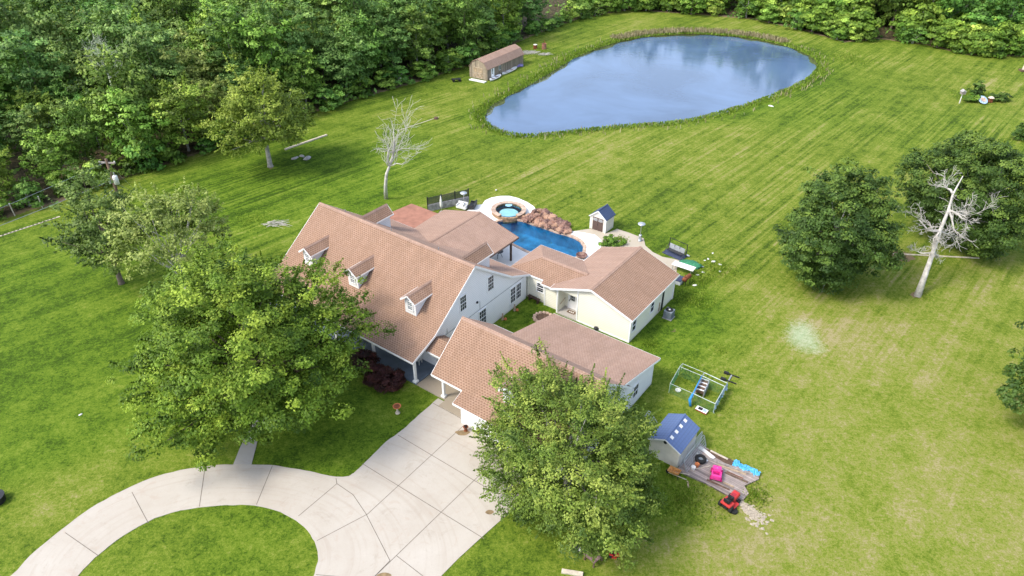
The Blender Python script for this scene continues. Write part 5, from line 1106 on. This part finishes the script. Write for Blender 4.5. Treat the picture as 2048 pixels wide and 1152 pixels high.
for i in range(16):
    f = i/15; o = LB(-.33, .33, -.11, .11, .0, .05).build('edging_slab', 'pale_wood', None, bevel=.02); o.location = (L0[0]+(L1[0]-L0[0])*f, L0[1]+(L1[1]-L0[1])*f, 0); o.rotation_euler = (0, 0, angof(L0, L1)+.1*math.sin(i*7)); tag(o, 'pale slab in the broken line of slabs across the left lawn', 'slab', 'pale slabs across the left lawn')
stonepatch('grey stone at the shallow hole near the lone elm', [(-29.66,91.29), (-28.92,92.14), (-27.90,91.31)], .45, 50, 'stone_grey', group='stones around the lawn hole')
stonepatch('white stone in the grass near the pond shore', [(41.57,113.06)], .4, 60)
stonepatch('pale stone on the driveway side lawn left of the big oak', [(-33.96,41.44)], .12, 61)
quick('soccer_ball', MB().blob((0, 0, .11), .11, 1, 0, 12, 8), 'stone_white', 'small white ball on the grass left of the hot tub', 'ball', (-2.05,81.68), smooth=True)
# ---- privacy fence behind the rear porch
fa, fb2 = (-10.02,76.12), (-5.32,78.46)
ang = angof(fa, fb2); L = math.dist(fa, fb2)
t = thing('privacy_fence', 'stone based fence with dark louvre top panels behind the rear porch', 'fence', fa, ang)
MB().box(0, L, -.12, .12, 0, .82).build('stone_base', 'stone_grey', t)
for k in range(3):
    x0, x1 = L*k/3+.06, L*(k+1)/3-.06; mb = MB()
    for j in range(9): mb.box(x0, x1, -.02, .02, .86+j*.105, .92+j*.105)
    mb.build('louvre_panel', 'dark_metal', t)
for k in range(4): LB(L*k/3-.05, L*k/3+.05, -.06, .06, 0, 1.9).build('post', 'black_plastic', t)
t = thing('parasol', 'closed cream parasol standing before the louvred fence', 'parasol', (-8.41,75.96))
MB().lathe([(.02, 0), (.02, .6), (.13, .65), (.17, .9), (.12, 1.6), (.05, 2.0), (.015, 2.15)], n=12).build('canopy', 'stone_white', t, True); MB().lathe([(.25, 0), (.22, .08), (.03, .12), (0, .12)], n=14).build('base', 'stone_grey', t)
def heater(label, loc, z=.05):
    t = thing('patio_heater', label, 'patio heater', loc, z=z)
    MB().lathe([(.22, 0), (.22, .06), (.19, .08), (.18, .7), (.15, .78), (0, .78)], n=18).build('tank_housing', 'steel', t, True); MB().lathe([(.03, .75), (.03, 1.8)], n=10).build('pole', 'steel', t)
    MB().lathe([(.09, 1.8), (.1, 2.1), (.05, 2.12)], n=14).build('burner', 'grey_metal', t); MB().lathe([(.42, 2.12), (.40, 2.17), (.15, 2.24), (0, 2.26)], n=24).build('reflector', 'galvanized', t, True); return t
heater('tall steel patio heater with round disc on the left terrace by the fence', (-5.76,76.61)); heater('tall steel patio heater with round disc right of the garden shed', (14.12,69.27))
def sofa(label, loc, rz, mat, w_=1.5, group=None):
    t = thing('outdoor_sofa', label, 'sofa', loc, rz, group, .05); LB(-w_/2, w_/2, -.38, .38, .12, .4).build('seat', mat, t, bevel=.03); LB(-w_/2, w_/2, .26, .4, .4, .78).build('backrest', mat, t, bevel=.03)
    for x in (-w_/2, w_/2-.12): LB(x, x+.12, -.38, .26, .4, .58).build('armrest', mat, t, bevel=.02)
    return t
sofa('white outdoor sofa by the left patio heater', (-6.00,76.79), HROT+.2, 'white_plastic', 1.3); sofa('black wicker outdoor sofa between the patio heater and hot tub', (-4.79,77.06), HROT-1.2, 'dark_metal', 1.4)
t = thing('bistro_table', 'small dark round table with stools beneath the rear porch roof', 'table', (-1.39,65.62), z=.05)
MB().lathe([(.45, .72), (.45, .76), (0, .76)], n=18).build('table_top', 'dark_metal', t)
for k in range(3): MB().bar((.1*math.cos(k*2.1), .1*math.sin(k*2.1), .72), (.35*math.cos(k*2.1), .35*math.sin(k*2.1), 0), .04, .04).build('leg', 'dark_metal', t)
quick('shell_planter', MB().lathe([(.1, 0), (.45, .1), (.62, .32), (.56, .34), (.35, .16), (0, .12)], n=18), 'boulder', 'brown shell shaped stone bowl at the right end of the pool', 'stone bowl', (7.40,65.71), z=.06)
bush('low_shrub', 'low green shrub between the white pool deck and beige patio', (10.81,68.65), (1.3, .7, .45), .25, 'leaf_shrub', 90, 40, 40, .3, .09)
# ---- swing frame, table, smoker, AC
o1, o2 = (16.42,66.97), (18.06,65.29)
t = thing('porch_swing', 'black metal swing seat frame on the grass right of the patio', 'swing', ((o1[0]+o2[0])/2, (o1[1]+o2[1])/2), angof(o1, o2)); 
LB(-1.25, 1.15, -.25, 1.0, .0, .07).build('base_mat', 'navy_cover', t)
for x in (-1.1, 1.1):
    LB(x-.03, x+.03, .75, .81, 0, 1.55).build('upright', 'black_plastic', t); MB().bar((x, -.2, .05), (x, .78, .9), .05, .05).build('brace', 'black_plastic', t)
LB(-1.1, 1.1, .76, .80, 1.5, 1.55).build('top_bar', 'black_plastic', t); LB(-.95, .95, .05, .55, .42, .47).build('seat', 'dark_metal', t); MB().obox((0, .62, .72), (1, 0, 0), (0, .2, 1), (0, 1, -.2), .95, .28, .02).build('backrest', 'grey_metal', t)
for x in (-.32, .32): LB(x-.02, x+.02, .6, .66, .45, 1.0).build('slat_support', 'black_plastic', t)
w1, w2 = (16.92,63.76), (18.96,62.34)
t = thing('folding_table', 'long white table behind the side wing, beneath the rusty smoker', 'table', (((17.70,63.07))), angof(w1, w2)+.0)
LB(-1.15, 1.2, -.5, .42, .68, .74).build('table_top', 'concrete_white', t, bevel=.02)
for x in (-1.0, 1.0):
    for y in (-.4, .32): LB(x-.03, x+.03, y-.03, y+.03, 0, .68).build('leg', 'steel', t)
t = thing('hot_tub_cover', 'dark navy covered crate beside the rear corner of the side wing', 'crate', (16.76,61.09), HROT); LB(-.55, .5, -.5, .55, 0, .42).build('box', 'white_plastic', t); LB(-.57, .52, -.52, .57, .42, .48).build('cover', 'navy_cover', t)
s1_, s2_ = (17.03,60.09), (18.03,61.18)
t = thing('barrel_smoker', 'rusty brown barrel smoker next to the white table', 'smoker', ((s1_[0]+s2_[0])/2, (s1_[1]+s2_[1])/2), angof(s1_, s2_)); o = MB().lathe([(.0, -.62), (.2, -.6), (.23, -.5), (.23, .5), (.2, .6), (0, .62)], n=16).build('barrel', 'rust_dark', t, True); o.rotation_euler = (0, R(90), 0); o.location = (0, 0, .82)
for x in (-.4, .4):
    for y in (-.17, .17): LB(x-.02, x+.02, y-.02, y+.02, 0, .7).build('leg', 'dark_metal', t)
MB().lathe([(.05, 1.0), (.05, 1.35)], (-.45, 0, 0), 8).build('chimney', 'rust_dark', t)
t = thing('air_conditioner', 'grey outdoor air conditioning unit on the grass by the side wing', 'air conditioner', (14.78,54.99), HROT)
MB().box(-.4, .4, -.4, .4, .04, .86).build('housing', 'ac_grey', t, bevel=.03); MB().lathe([(.36, .861), (.36, .89), (.32, .89), (.32, .865), (0, .865)], n=20).build('fan_ring', 'black_plastic', t); LB(-.46, .46, -.46, .46, 0, .05).build('pad', 'stone_grey', t)
mb = MB()
for k in range(9): mb.box(-.405, .405, -.41+.0, .41, .12+k*.08, .13+k*.08)
mb.build('grille', 'dark_metal', t); MB().lathe([(.09, .87), (.09, .93), (0, .94)], n=10).build('fan_hub', 'stone_white', t)
quick('garden_net', MB().blob((0, 0, .05), 1.0, 8, .2, 16, 6, (1.15, .8, .3)), 'green_net', 'heap of dark green netting at the end of the patio', 'netting', (18.79,64.42), -.5, smooth=True)
stonepatch('white stone scattered in the weeds right of the patio', [(18.44,60.45), (19.06,62.46), (21.62,66.64), (20.88,65.53), (21.31,65.10), (21.89,64.52), (21.42,63.11), (19.88,64.11), (18.93,66.14), (20.48,65.29), (19.74,62.84)], .16, 70, group='white stones in the weeds')
# ---- chicken pen
C_ = {'fl': (12.93,44.46), 'bl': (14.11,46.60), 'fm': (14.54,43.27), 'bm': (15.72,45.43), 'fr': (16.04,42.08), 'br': (17.31,44.13)}
def v3(k, z=1.0): return (C_[k][0], C_[k][1], z)
ext = lambda k, f: (C_['b'+k][0]+(C_['b'+k][0]-C_['f'+k][0])*f, C_['b'+k][1]+(C_['b'+k][1]-C_['f'+k][1])*f)
t = thing('chicken_run', 'open pipe framed wire pen with torn blue plastic on the right lawn', 'pen')
def pipe(a, b_, name='rail', mat='pipe_pale', r=.017): return MB().tube([a, b_], r, 6).build(name, mat, t, fixn=False)
for a, b_ in (('fl', 'fm'), ('fm', 'fr'), ('bl', 'bm'), ('bm', 'br'), ('fl', 'bl'), ('fm', 'bm'), ('fr', 'br')): pipe(v3(a), v3(b_), r=.026 if 'r' in a+b_ else .017)
for k in C_: pipe(v3(k, 0), v3(k), 'upright')
for k in 'lmr': pipe(v3('b'+k), (*ext(k, .35), .7), 'slanted_rail'); pipe((*ext(k, .35), 0), (*ext(k, .35), .7), 'upright')
pipe((*ext('l', .35), .7), (*ext('m', .35), .7)); pipe((*ext('m', .35), .7), (*ext('r', .35), .7), r=.03)
def net(a, b_, z0, z1, name='wire_mesh', mat='green_net', st=.1):
    mb = MB(); a = Vector((*a, 0)); b_ = Vector((*b_, 0)); n_ = int((b_-a).length/st)
    for i in range(n_+1): p = a.lerp(b_, i/n_); mb.bar((p.x, p.y, z0), (p.x, p.y, z1), .007, .007, (1, 0, 0))
    for j in range(int((z1-z0)/st)+1): z = z0+j*st; mb.bar((a.x, a.y, z), (b_.x, b_.y, z), .007, .007)
    mb.build(name, mat, t)
for a, b_ in (('fl', 'fm'), ('fm', 'fr'), ('fl', 'bl'), ('fr', 'br'), ('bl', 'bm'), ('bm', 'br')): net(C_[a], C_[b_], 0, .95)
def drape(a, b_, top, bot, mat, seed, name, out=.1):
    rg = random.Random(seed); mb = MB(); n_ = 14; V = []; a = Vector(a); b_ = Vector(b_); d = (b_-a).normalized(); nrm = Vector((-d.y, d.x, 0))
    for i in range(n_+1):
        p = a.lerp(b_, i/n_)
        for j in range(5): f = j/4; q = p+nrm*(rg.uniform(-out, out)*(.3+f)); V.append((q.x, q.y, top*(1-f)+(bot+rg.uniform(-.1, .18))*f))
    F = [(i*5+j, i*5+j+1, (i+1)*5+j+1, (i+1)*5+j) for i in range(n_) for j in range(4)]; mb.add(V, F); return mb.build(name, mat, t, True, fixn=False)
drape(v3('fr', 0), v3('br', 0), 1.02, .05, 'blue_faded', 1, 'plastic_sheet'); drape((*C_['br'], 0), (*ext('r', .35), 0), .95, .1, 'blue_faded', 2, 'plastic_sheet')
drape(v3('fm', 0), v3('bm', 0), 1.03, .5, 'stone_white', 3, 'feed_sack_sheet', .12)
MB().tube([v3('fm'), v3('bm')], .05, 6).build('blue_wrap', 'plastic_blue', t, True, fixn=False)
fmx = C_['fm']; MB().tube([(fmx[0], fmx[1], 1.0), (fmx[0]-.25, fmx[1]-.25, .6), (fmx[0]-.2, fmx[1]-.5, .1)], [.09, .12, .1], 6).build('blue_tarp', 'plastic_blue', t, True, fixn=False)
nb = (15.94,44.95); t2 = thing('nest_box', 'dark crate with white slats inside the wire pen', 'crate', (nb[0]-.3, nb[1]-.15), angof(C_['fm'], C_['bm'])); LB(-.75, .75, -.4, .3, .25, .6).build('box', 'brown_wood', t2)
for k in range(4): LB(-.76+k*.47, -.68+k*.47, -.42, .32, .6, .66).build('slat', 'trim_white', t2)
LB(-.78, .78, -.46, -.38, .0, .66).build('side_board', 'grey_metal', t2)
for x in (-.65, .6): LB(x, x+.06, .2, .26, 0, .25).build('leg', 'grey_wood', t2)
sA, sB = (14.80,42.62), (15.54,42.04)
t2 = thing('toy_boat', 'red and white tray shaped toy lying before the wire pen', 'toy', ((sA[0]+sB[0])/2, (sA[1]+sB[1])/2), angof(sA, sB)); hl = math.dist(sA, sB)/2
LB(-hl, hl, -.22, .22, .0, .12).build('hull', 'red_faded', t2, bevel=.03); LB(-hl*1.02, hl*1.02, -.24, .24, .12, .17).build('rim', 'white_plastic', t2, bevel=.02); LB(-hl*.6, hl*.1, -.14, .14, .171, .2).build('seat', 'black_plastic', t2); LB(hl*.2, hl*.8, -.14, .14, .171, .2).build('panel', 'blue_faded', t2)
quick('water_bowl', MB().lathe([(.2, 0), (.24, .12), (.2, .12), (0, .05)], n=16), 'stone_white', 'white round bowl inside the left part of the wire pen', 'bowl', (13.73,44.69))
f1, f2, f3, f4 = (18.04,46.98), (19.18,46.29), (17.55,46.21), (18.77,45.51)
t2 = thing('folding_rack', 'black folded metal frame lying in the grass behind the wire pen', 'frame', ((f1[0]+f4[0])/2, (f1[1]+f4[1])/2), angof(f1, f2)); h2 = math.dist(f1, f2)/2
for y in (-.45, .45): LB(-h2, h2, y-.035, y+.035, .04, .12).build('rail', 'black_plastic', t2)
LB(-.05, .05, -.45, .45, .05, .11).build('crossbar', 'grey_metal', t2)
for y in (-.45, .45): LB(-h2, -h2+.4, y-.12, y+.1, .0, .22).build('foot', 'black_plastic', t2, bevel=.02)
# ---- scrap deck by the blue roofed shed
dk = [(12.09,36.23),(12.42,35.73),(13.89,34.80),(14.97,33.90),(15.67,33.28),(16.11,33.40),(16.64,33.94),(16.52,34.64),(17.71,35.25),(17.91,35.67),(16.33,36.77),(14.87,37.99),(14.57,38.32),(14.29,38.77)]
dang = angof(dk[0], dk[3]); mb = MB()
cx_, cy_ = dk[0]; ca_, sa_ = math.cos(-dang), math.sin(-dang); loc_ = [((x-cx_)*ca_-(y-cy_)*sa_, (x-cx_)*sa_+(y-cy_)*ca_) for x, y in dk]
rot_ = [(y, -x) for x, y in loc_]    # object x across the planks
mb.sheet([(p[0], p[1]) for p in rot_], .12); mb.wallring(rot_, 0, .12); o = mb.build('plank_deck', 'deck_planks', fixn=False); o.location = (cx_, cy_, 0); o.rotation_euler = (0, 0, dang+R(90)); tag(o, 'weathered grey plank platform beside the blue roofed shed', 'deck')
def plank(label, p, q, w_, h_, z, mat, name='loose_plank', group='loose planks on the deck', cat='plank'):
    o = LB(-math.dist(p, q)/2, math.dist(p, q)/2, -w_/2, w_/2, 0, h_).build(name, mat); o.location = ((p[0]+q[0])/2, (p[1]+q[1])/2, z); o.rotation_euler = (0, 0, angof(p, q)); return tag(o, label, cat, group)
for p, q, w_, mat, lb in (((14.24,37.30), (17.77,35.46), .22, 'grey_wood', 'longest grey plank lying diagonally across the deck'), ((15.08,36.56), (16.91,35.66), .13, 'tan_wood', 'tan plank on the deck right of the pink toy'), ((14.12,38.30), (14.96,37.17), .3, 'stone_white', 'white board leaning at the gate end of the deck'), ((13.79,37.71), (14.42,36.90), .14, 'stone_white', 'second white board lying beside the tyre'),
    ((14.86,37.94), (15.94,37.09), .14, 'pale_wood', 'pale plank along the far edge of the deck'), ((15.43,35.82), (16.83,34.91), .12, 'brown_wood', 'brown plank on the deck below the tan one'), ((13.97,35.14), (15.37,34.24), .13, 'brown_wood', 'brown plank along the near edge of the deck'), ((13.40,36.15), (14.52,36.42), .05, 'pale_wood', 'thin pale stick pointing from the tyre to the pink toy'), ((14.75,35.14), (15.75,34.49), .12, 'tan_wood', 'tan plank below the pink toy car'), ((15.59,35.91), (16.61,35.28), .04, 'rust_dark', 'thin rusty rod beside the brown plank')):
    plank(lb, p, q, w_, .04, .125, mat)
so1 = [(14.81,38.03),(16.16,37.14),(16.67,36.52),(15.87,36.52),(14.94,37.40),(14.50,38.17)]; struct(MB().sheet(so1[::-1], .128).build('bare_soil', 'mulch', fixn=True))
o = plank('short pale board lying alone in the grass near the wheelbarrow', (12.59,35.11), (12.56,34.53), .11, .04, .01, 'tan_wood', group=None)
def gate(name, label, a, b_, h, z0, lean, nb=6, mat='galvanized'):
    t = thing(name, label, 'gate', a, angof(a, b_)); L = math.dist(a, b_)
    def q(x, f): return (x, lean*f, z0+(h-z0)*f)
    for k in range(nb): f = k/(nb-1); MB().tube([q(.12, f) if k in (0, nb-1) else q(0, f), q(L-.12, f) if k in (0, nb-1) else q(L, f)], .022, 6).build('bar', mat, t, fixn=False)
    for x in (0, L): MB().tube([q(x+(.12 if x == 0 else -.12), 0), q(x, .12), q(x, .88), q(x+(.12 if x == 0 else -.12), 1)], .025, 6).build('stile', mat, t, True, fixn=False)
    for x in (L*.33, L*.66): MB().tube([q(x, 0), q(x, 1)], .018, 6).build('brace', mat, t, fixn=False)
    return t
gate('farm_gate', 'grey tubular farm gate leaning nearest the blue roofed shed wall', (12.19,36.25), (14.29,38.77), 1.35, .12, .0)
gate('farm_gate', 'grey tubular farm gate leaning outward over the scrap deck', (12.64,35.82), (14.64,38.35), 1.2, .12, .35)
gate('farm_gate', 'grey tubular gate section left of the shed partly under the tree', (10.96,39.99), (11.45,40.72), 1.1, .1, .9, 7)
t = thing('old_tyre', 'black tyre lying on the deck beside the farm gates', 'tyre', (13.89,36.93), z=.17); MB().lathe([(.2, .0), (.38, .0), (.42, .08), (.42, .2), (.38, .27), (.2, .27), (.18, .2), (.18, .06)], n=24).build('tread', 'rubber', t, True); MB().lathe([(.2, .08), (.2, .16), (0, .14)], n=18).build('rim', 'ac_grey', t)
t = thing('toy_car', 'bright pink ride on toy car on the scrap deck', 'toy car', (14.70,35.48), HROT+1.9, z=.13)
MB().box(-.55, .5, -.34, .34, .12, .34).build('body', 'pink_plastic', t, bevel=.09); MB().box(.05, .62, -.32, .32, .3, .5).build('bonnet', 'pink_plastic', t, bevel=.09)
MB().box(-.58, -.4, -.34, .34, .3, .62).build('seat_back', 'pink_plastic', t, bevel=.06); MB().box(-.35, .0, -.2, .2, .34, .38).build('seat', 'magenta_plastic', t, bevel=.02)
for y in (-.3, .3): MB().box(-.45, .1, y-.05, y+.05, .3, .46).build('side_panel', 'pink_plastic', t, bevel=.03)
MB().tube([(.08, 0, .45), (-.05, 0, .58)], .025, 6).build('steering_column', 'magenta_plastic', t); MB().tube([(.12, -.28, .5), (.02, -.24, .74), (.02, .24, .74), (.12, .28, .5)], .03, 6).build('windscreen_frame', 'pink_plastic', t, True, fixn=False)
for x, y in ((-.38, -.36), (-.38, .36), (.38, -.36), (.38, .36)):
    o = MB().lathe([(.16, -.06), (.17, 0), (.16, .06)], n=14).build('wheel', 'magenta_plastic', t); o.location = (x, y, .16); o.rotation_euler = (R(90), 0, 0)
MB().lathe([(.05, .0), (.05, .03), (0, .03)], (.3, .0, .5), 10).build('badge', 'plastic_blue', t); MB().box(.5, .66, -.42, -.3, .1, .2).build('bumper', 'white_plastic', t, bevel=.02)
quick('bucket', MB().lathe([(.13, 0), (.17, .24), (.14, .24), (0, .2)], n=14), 'stone_white', 'small white bucket on the deck below the farm gates', 'bucket', (13.21,36.15), z=.12)
quick('clay_pot', MB().lathe([(.1, 0), (.16, .22), (.18, .3), (.13, .3), (0, .2)], n=14), 'orange_clay', 'orange clay pot on the deck next to the white bucket', 'pot', (13.51,36.37), z=.12)
# crumpled blue tarpaulin
tp = [(16.27,36.80), (17.93,35.67)]; mb = MB(); rg = np.random.default_rng(6); nx_, ny_ = 26, 9; V = []; LT = math.dist(*tp)
for i in range(nx_):
    for j in range(ny_): x = LT*i/(nx_-1); y = (j/(ny_-1)-.5)*(.55+.18*math.sin(i*.7)+.1*math.sin(i*1.9)); V.append((x+rg.normal()*.02, y+.06*math.sin(i*.5), .13+.10*abs(math.sin(i*1.1+j*.9))+.14*rg.random()*(1-abs(2*j/(ny_-1)-1)) if 0 < j < ny_-1 else .13))
mb.add(V, [(i*ny_+j, (i+1)*ny_+j, (i+1)*ny_+j+1, i*ny_+j+1) for i in range(nx_-1) for j in range(ny_-1)]); o = mb.build('crumpled_tarp', 'tarp_blue', None, False, fixn=False); o.location = (*tp[0], 0); o.rotation_euler = (0, 0, angof(*tp)); tag(o, 'crumpled bright blue tarpaulin at the far end of the deck', 'tarpaulin')
# wheelbarrow
t = thing('wheelbarrow', 'wheelbarrow with orange rusty tray in the grass beside the shed', 'wheelbarrow', (11.68,35.63), -.6)
MB().add([(-.42, -.3, .55), (.45, -.26, .6), (.45, .26, .6), (-.42, .3, .55), (-.25, -.18, .32), (.25, -.16, .30), (.25, .16, .30), (-.25, .18, .32)], [(4, 5, 6, 7), (0, 1, 5, 4), (1, 2, 6, 5), (2, 3, 7, 6), (3, 0, 4, 7)]).build('tray', 'orange_rust', t, fixn=False)
for y in (-.2, .2): MB().bar((-.35, y*.5, .2), (1.05, y*1.35, .5), .04, .04).build('handle', 'pale_wood', t); MB().bar((.35, y, .35), (.45, y, 0), .03, .03).build('leg', 'dark_metal', t)
o = MB().lathe([(.17, -.04), (.19, 0), (.17, .04)], n=16).build('wheel', 'rubber', t); o.location = (-.42, 0, .18); o.rotation_euler = (R(90), 0, 0)
# ---- red riding mower
def mower(label, loc, rz, s_=1.):
    t = thing('riding_mower', label, 'lawn mower', loc, rz); t.scale = (s_, s_, s_)
    MB().box(.15, .95, -.27, .27, .38, .78).build('bonnet', 'red_paint', t, bevel=.09); MB().box(-.65, -.0, -.42, .42, .42, .62).build('rear_fender', 'red_paint', t, bevel=.09)
    MB().box(-.7, .9, -.2, .2, .25, .42).build('chassis', 'dark_metal', t); s = MB().box(-.5, -.1, -.22, .22, .64, .74).build('seat', 'black_plastic', t, bevel=.04); MB().box(-.58, -.48, -.22, .22, .7, 1.05).build('seat_back', 'black_plastic', s, bevel=.04)
    MB().box(.0, .18, -.22, .22, .5, .88).build('dashboard', 'black_plastic', t, bevel=.03); MB().tube([(.1, 0, .85), (-.02, 0, 1.0)], .02, 6).build('steering_column', 'black_plastic', t)
    w_ = MB(); w_.tube([(.17*math.cos(a), .17*math.sin(a), 0) for a in np.linspace(0, 6.283, 17)], .016, 6); o = w_.build('steering_wheel', 'black_plastic', t, fixn=False); o.location = (-.03, 0, 1.01); o.rotation_euler = (0, R(-35), 0)
    MB().box(-.25, .5, -.55, .5, .1, .26).build('cutting_deck', 'red_paint', t, bevel=.05); MB().box(-.05, .15, -.2, .2, .3, .34).build('footrest', 'black_plastic', t)
    for x, y, r, w2 in ((-.42, -.42, .25, .11), (-.42, .42, .25, .11), (.7, -.36, .18, .08), (.7, .36, .18, .08)):
        o = MB().lathe([(r*.5, -w2), (r*.95, -w2), (r, -w2*.6), (r, w2*.6), (r*.95, w2), (r*.5, w2)], n=18).build('wheel', 'rubber', t); o.location = (x, y, r); o.rotation_euler = (R(90), 0, 0); MB().lathe([(r*.52, -w2*.8), (r*.52, w2*.8)], n=12).build('rim', 'stone_white', o)
    MB().box(.2, .6, -.14, .14, .785, .8).build('bonnet_grille', 'red_faded', t); return t
m1, m2_ = (14.55,32.58), (15.49,33.44)
mower('red riding mower parked at the end of the scrap deck', ((m1[0]+m2_[0])/2, (m1[1]+m2_[1])/2), angof(m1, m2_), .95)
o = MB().lathe([(.14, -.09), (.24, -.09), (.26, 0), (.24, .09), (.14, .09)], n=18); quick('spare_wheel', o, 'rubber', 'black spare wheel lying beside the red riding mower', 'wheel', (15.23,32.43), z=.1)
gv = [(15.70,33.28),(16.08,33.29),(16.40,32.82),(16.79,32.21),(17.10,32.44),(17.35,31.99),(17.51,31.69),(16.99,31.39),(16.64,31.68),(16.20,31.42),(16.05,31.98),(15.83,32.58)]
rg = random.Random(8)
mbg = MB()
for k in range(260):
    i = rg.random(); ax = (15.89,33.28); bx = (16.95,31.68); f = i; w_ = .15+.5*f
    x = ax[0]+(bx[0]-ax[0])*f+rg.gauss(0, w_*.55); y = ax[1]+(bx[1]-ax[1])*f+rg.gauss(0, w_*.55); mbg.blob((x, y, .0), rg.uniform(.04, .13), k, .25, 6, 4, (1.2, 1, .35))
tag(mbg.build('gravel', 'gravel_pale', None, fixn=False), 'broken pale gravel trail running from the deck into the grass', 'gravel', kind='stuff')
# ---- things under the front tree
ta, tb, tc_, td = (5.24,27.94), (4.89,28.63), (5.35,29.32), (5.92,28.56)
t = thing('wooden_table', 'weathered reddish square wooden table under the front tree', 'table', ta, angof(ta, td)); w_ = math.dist(ta, td); l_ = math.dist(ta, tb)+.15
MB().box(0, w_, 0, l_, .52, .6).build('table_top', 'red_planks', t)
for x in (.08, w_-.08):
    for y in (.08, l_-.08): LB(x-.04, x+.04, y-.04, y+.04, 0, .52).build('leg', 'brown_wood', t)
mower('small dark red push tractor toy beside the wooden table', (6.61,28.89), -.3, .42)
t = thing('scrap_stand', 'dark metal stand lying in the shade left of the wooden table', 'stand', (4.20,29.39), -.7); LB(-.5, .5, -.22, .22, .2, .28).build('top', 'dark_metal', t); LB(.2, .5, -.1, .1, .28, .34).build('tray', 'stone_white', t)
for x in (-.45, .45): LB(x-.03, x+.03, -.2, .2, 0, .2).build('leg', 'black_plastic', t)
# ---- far right garden corner
t = thing('bird_house', 'grey bird house on a post beside the far garden patch', 'bird house', (72.94,114.81)); LB(-.05, .05, -.05, .05, 0, 1.7).build('post', 'stone_white', t); LB(-.32, .32, -.3, .3, 1.55, 2.0).build('box', 'grey_wood', t)
MB().prism([(-.42, 1.98), (0, 2.3), (.42, 1.98)], -.38, .38, 'y').build('roof', 'stone_grey', t)
bush('garden_shrub', 'round green shrub in the far garden patch', (77.77,118.71), (1.0, 1.0, 1.1), 1.0, 'leaf_dark', 91, 40, 40, .4, .14)
bush('garden_shrub', 'low dark plants at the right end of the far garden patch', (80.28,116.31), (1.6, .8, .6), .4, 'leaf_dark', 92, 40, 30, .4, .14)
bush('garden_shrub', 'yellow green grassy plants between bird house and painted disc', (75.29,115.83), (1.1, .6, .6), .4, 'leaf_shrub', 93, 40, 30, .35, .12)
bush('garden_shrub', 'dark shrub at the right frame edge above the dark oaks', (74.22,99.25), (1.3, 1.2, 1.1), .9, 'leaf_dark', 94, 40, 40, .4, .14)
t = thing('painted_disc', 'tilted pale blue disc with pink centre lying in the far garden patch', 'garden ornament', (76.77,115.07), .2); o = MB().lathe([(.8, 0), (.8, .06), (0, .1)], n=20).build('disc', 'blue_faded', t); o.rotation_euler = (R(35), 0, 0); o.location = (0, 0, .5); MB().lathe([(.45, .1), (.45, .13), (0, .13)], n=16).build('centre', 'stone_coping', o)
t = thing('stone_lantern', 'small brown stone lantern with pale roof in the far garden patch', 'garden ornament', (78.31,115.49)); LB(-.25, .25, -.25, .25, 0, .7).build('body', 'rust_dark', t); MB().lathe([(.5, .7), (.25, .9), (0, 1.0)], n=8).build('roof', 'pale_wood', t)
t = thing('dark_tub', 'dark round tub cut off by the left edge beside the circular drive', 'tub', (-35.44,32.99)); MB().lathe([(.55, 0), (.6, .5), (.55, .5), (0, .4)], n=18).build('tub', 'black_plastic', t); MB().lathe([(.62, .5), (.62, .55), (.54, .55)], n=18).build('rim', 'dark_metal', t)
t = thing('garden_statue', 'pale post figure at the right frame edge by the far woodland', 'statue', (93.72,132.46)); MB().lathe([(.35, 0), (.3, .5), (.18, 1.4), (.28, 1.9), (.1, 2.3), (0, 2.3)], n=10).build('figure', 'pale_wood', t, True); LB(-.6, .6, -.5, .5, 0, .3).build('base', 'brown_wood', t)
quick('bare_stump', MB().lathe([(.35, 0), (.3, .3), (0, .3)], n=12), 'brown_wood', 'low stump with sawn top near the pale log on the left of the pond', 'stump', (-11.83,106.47), smooth=False)
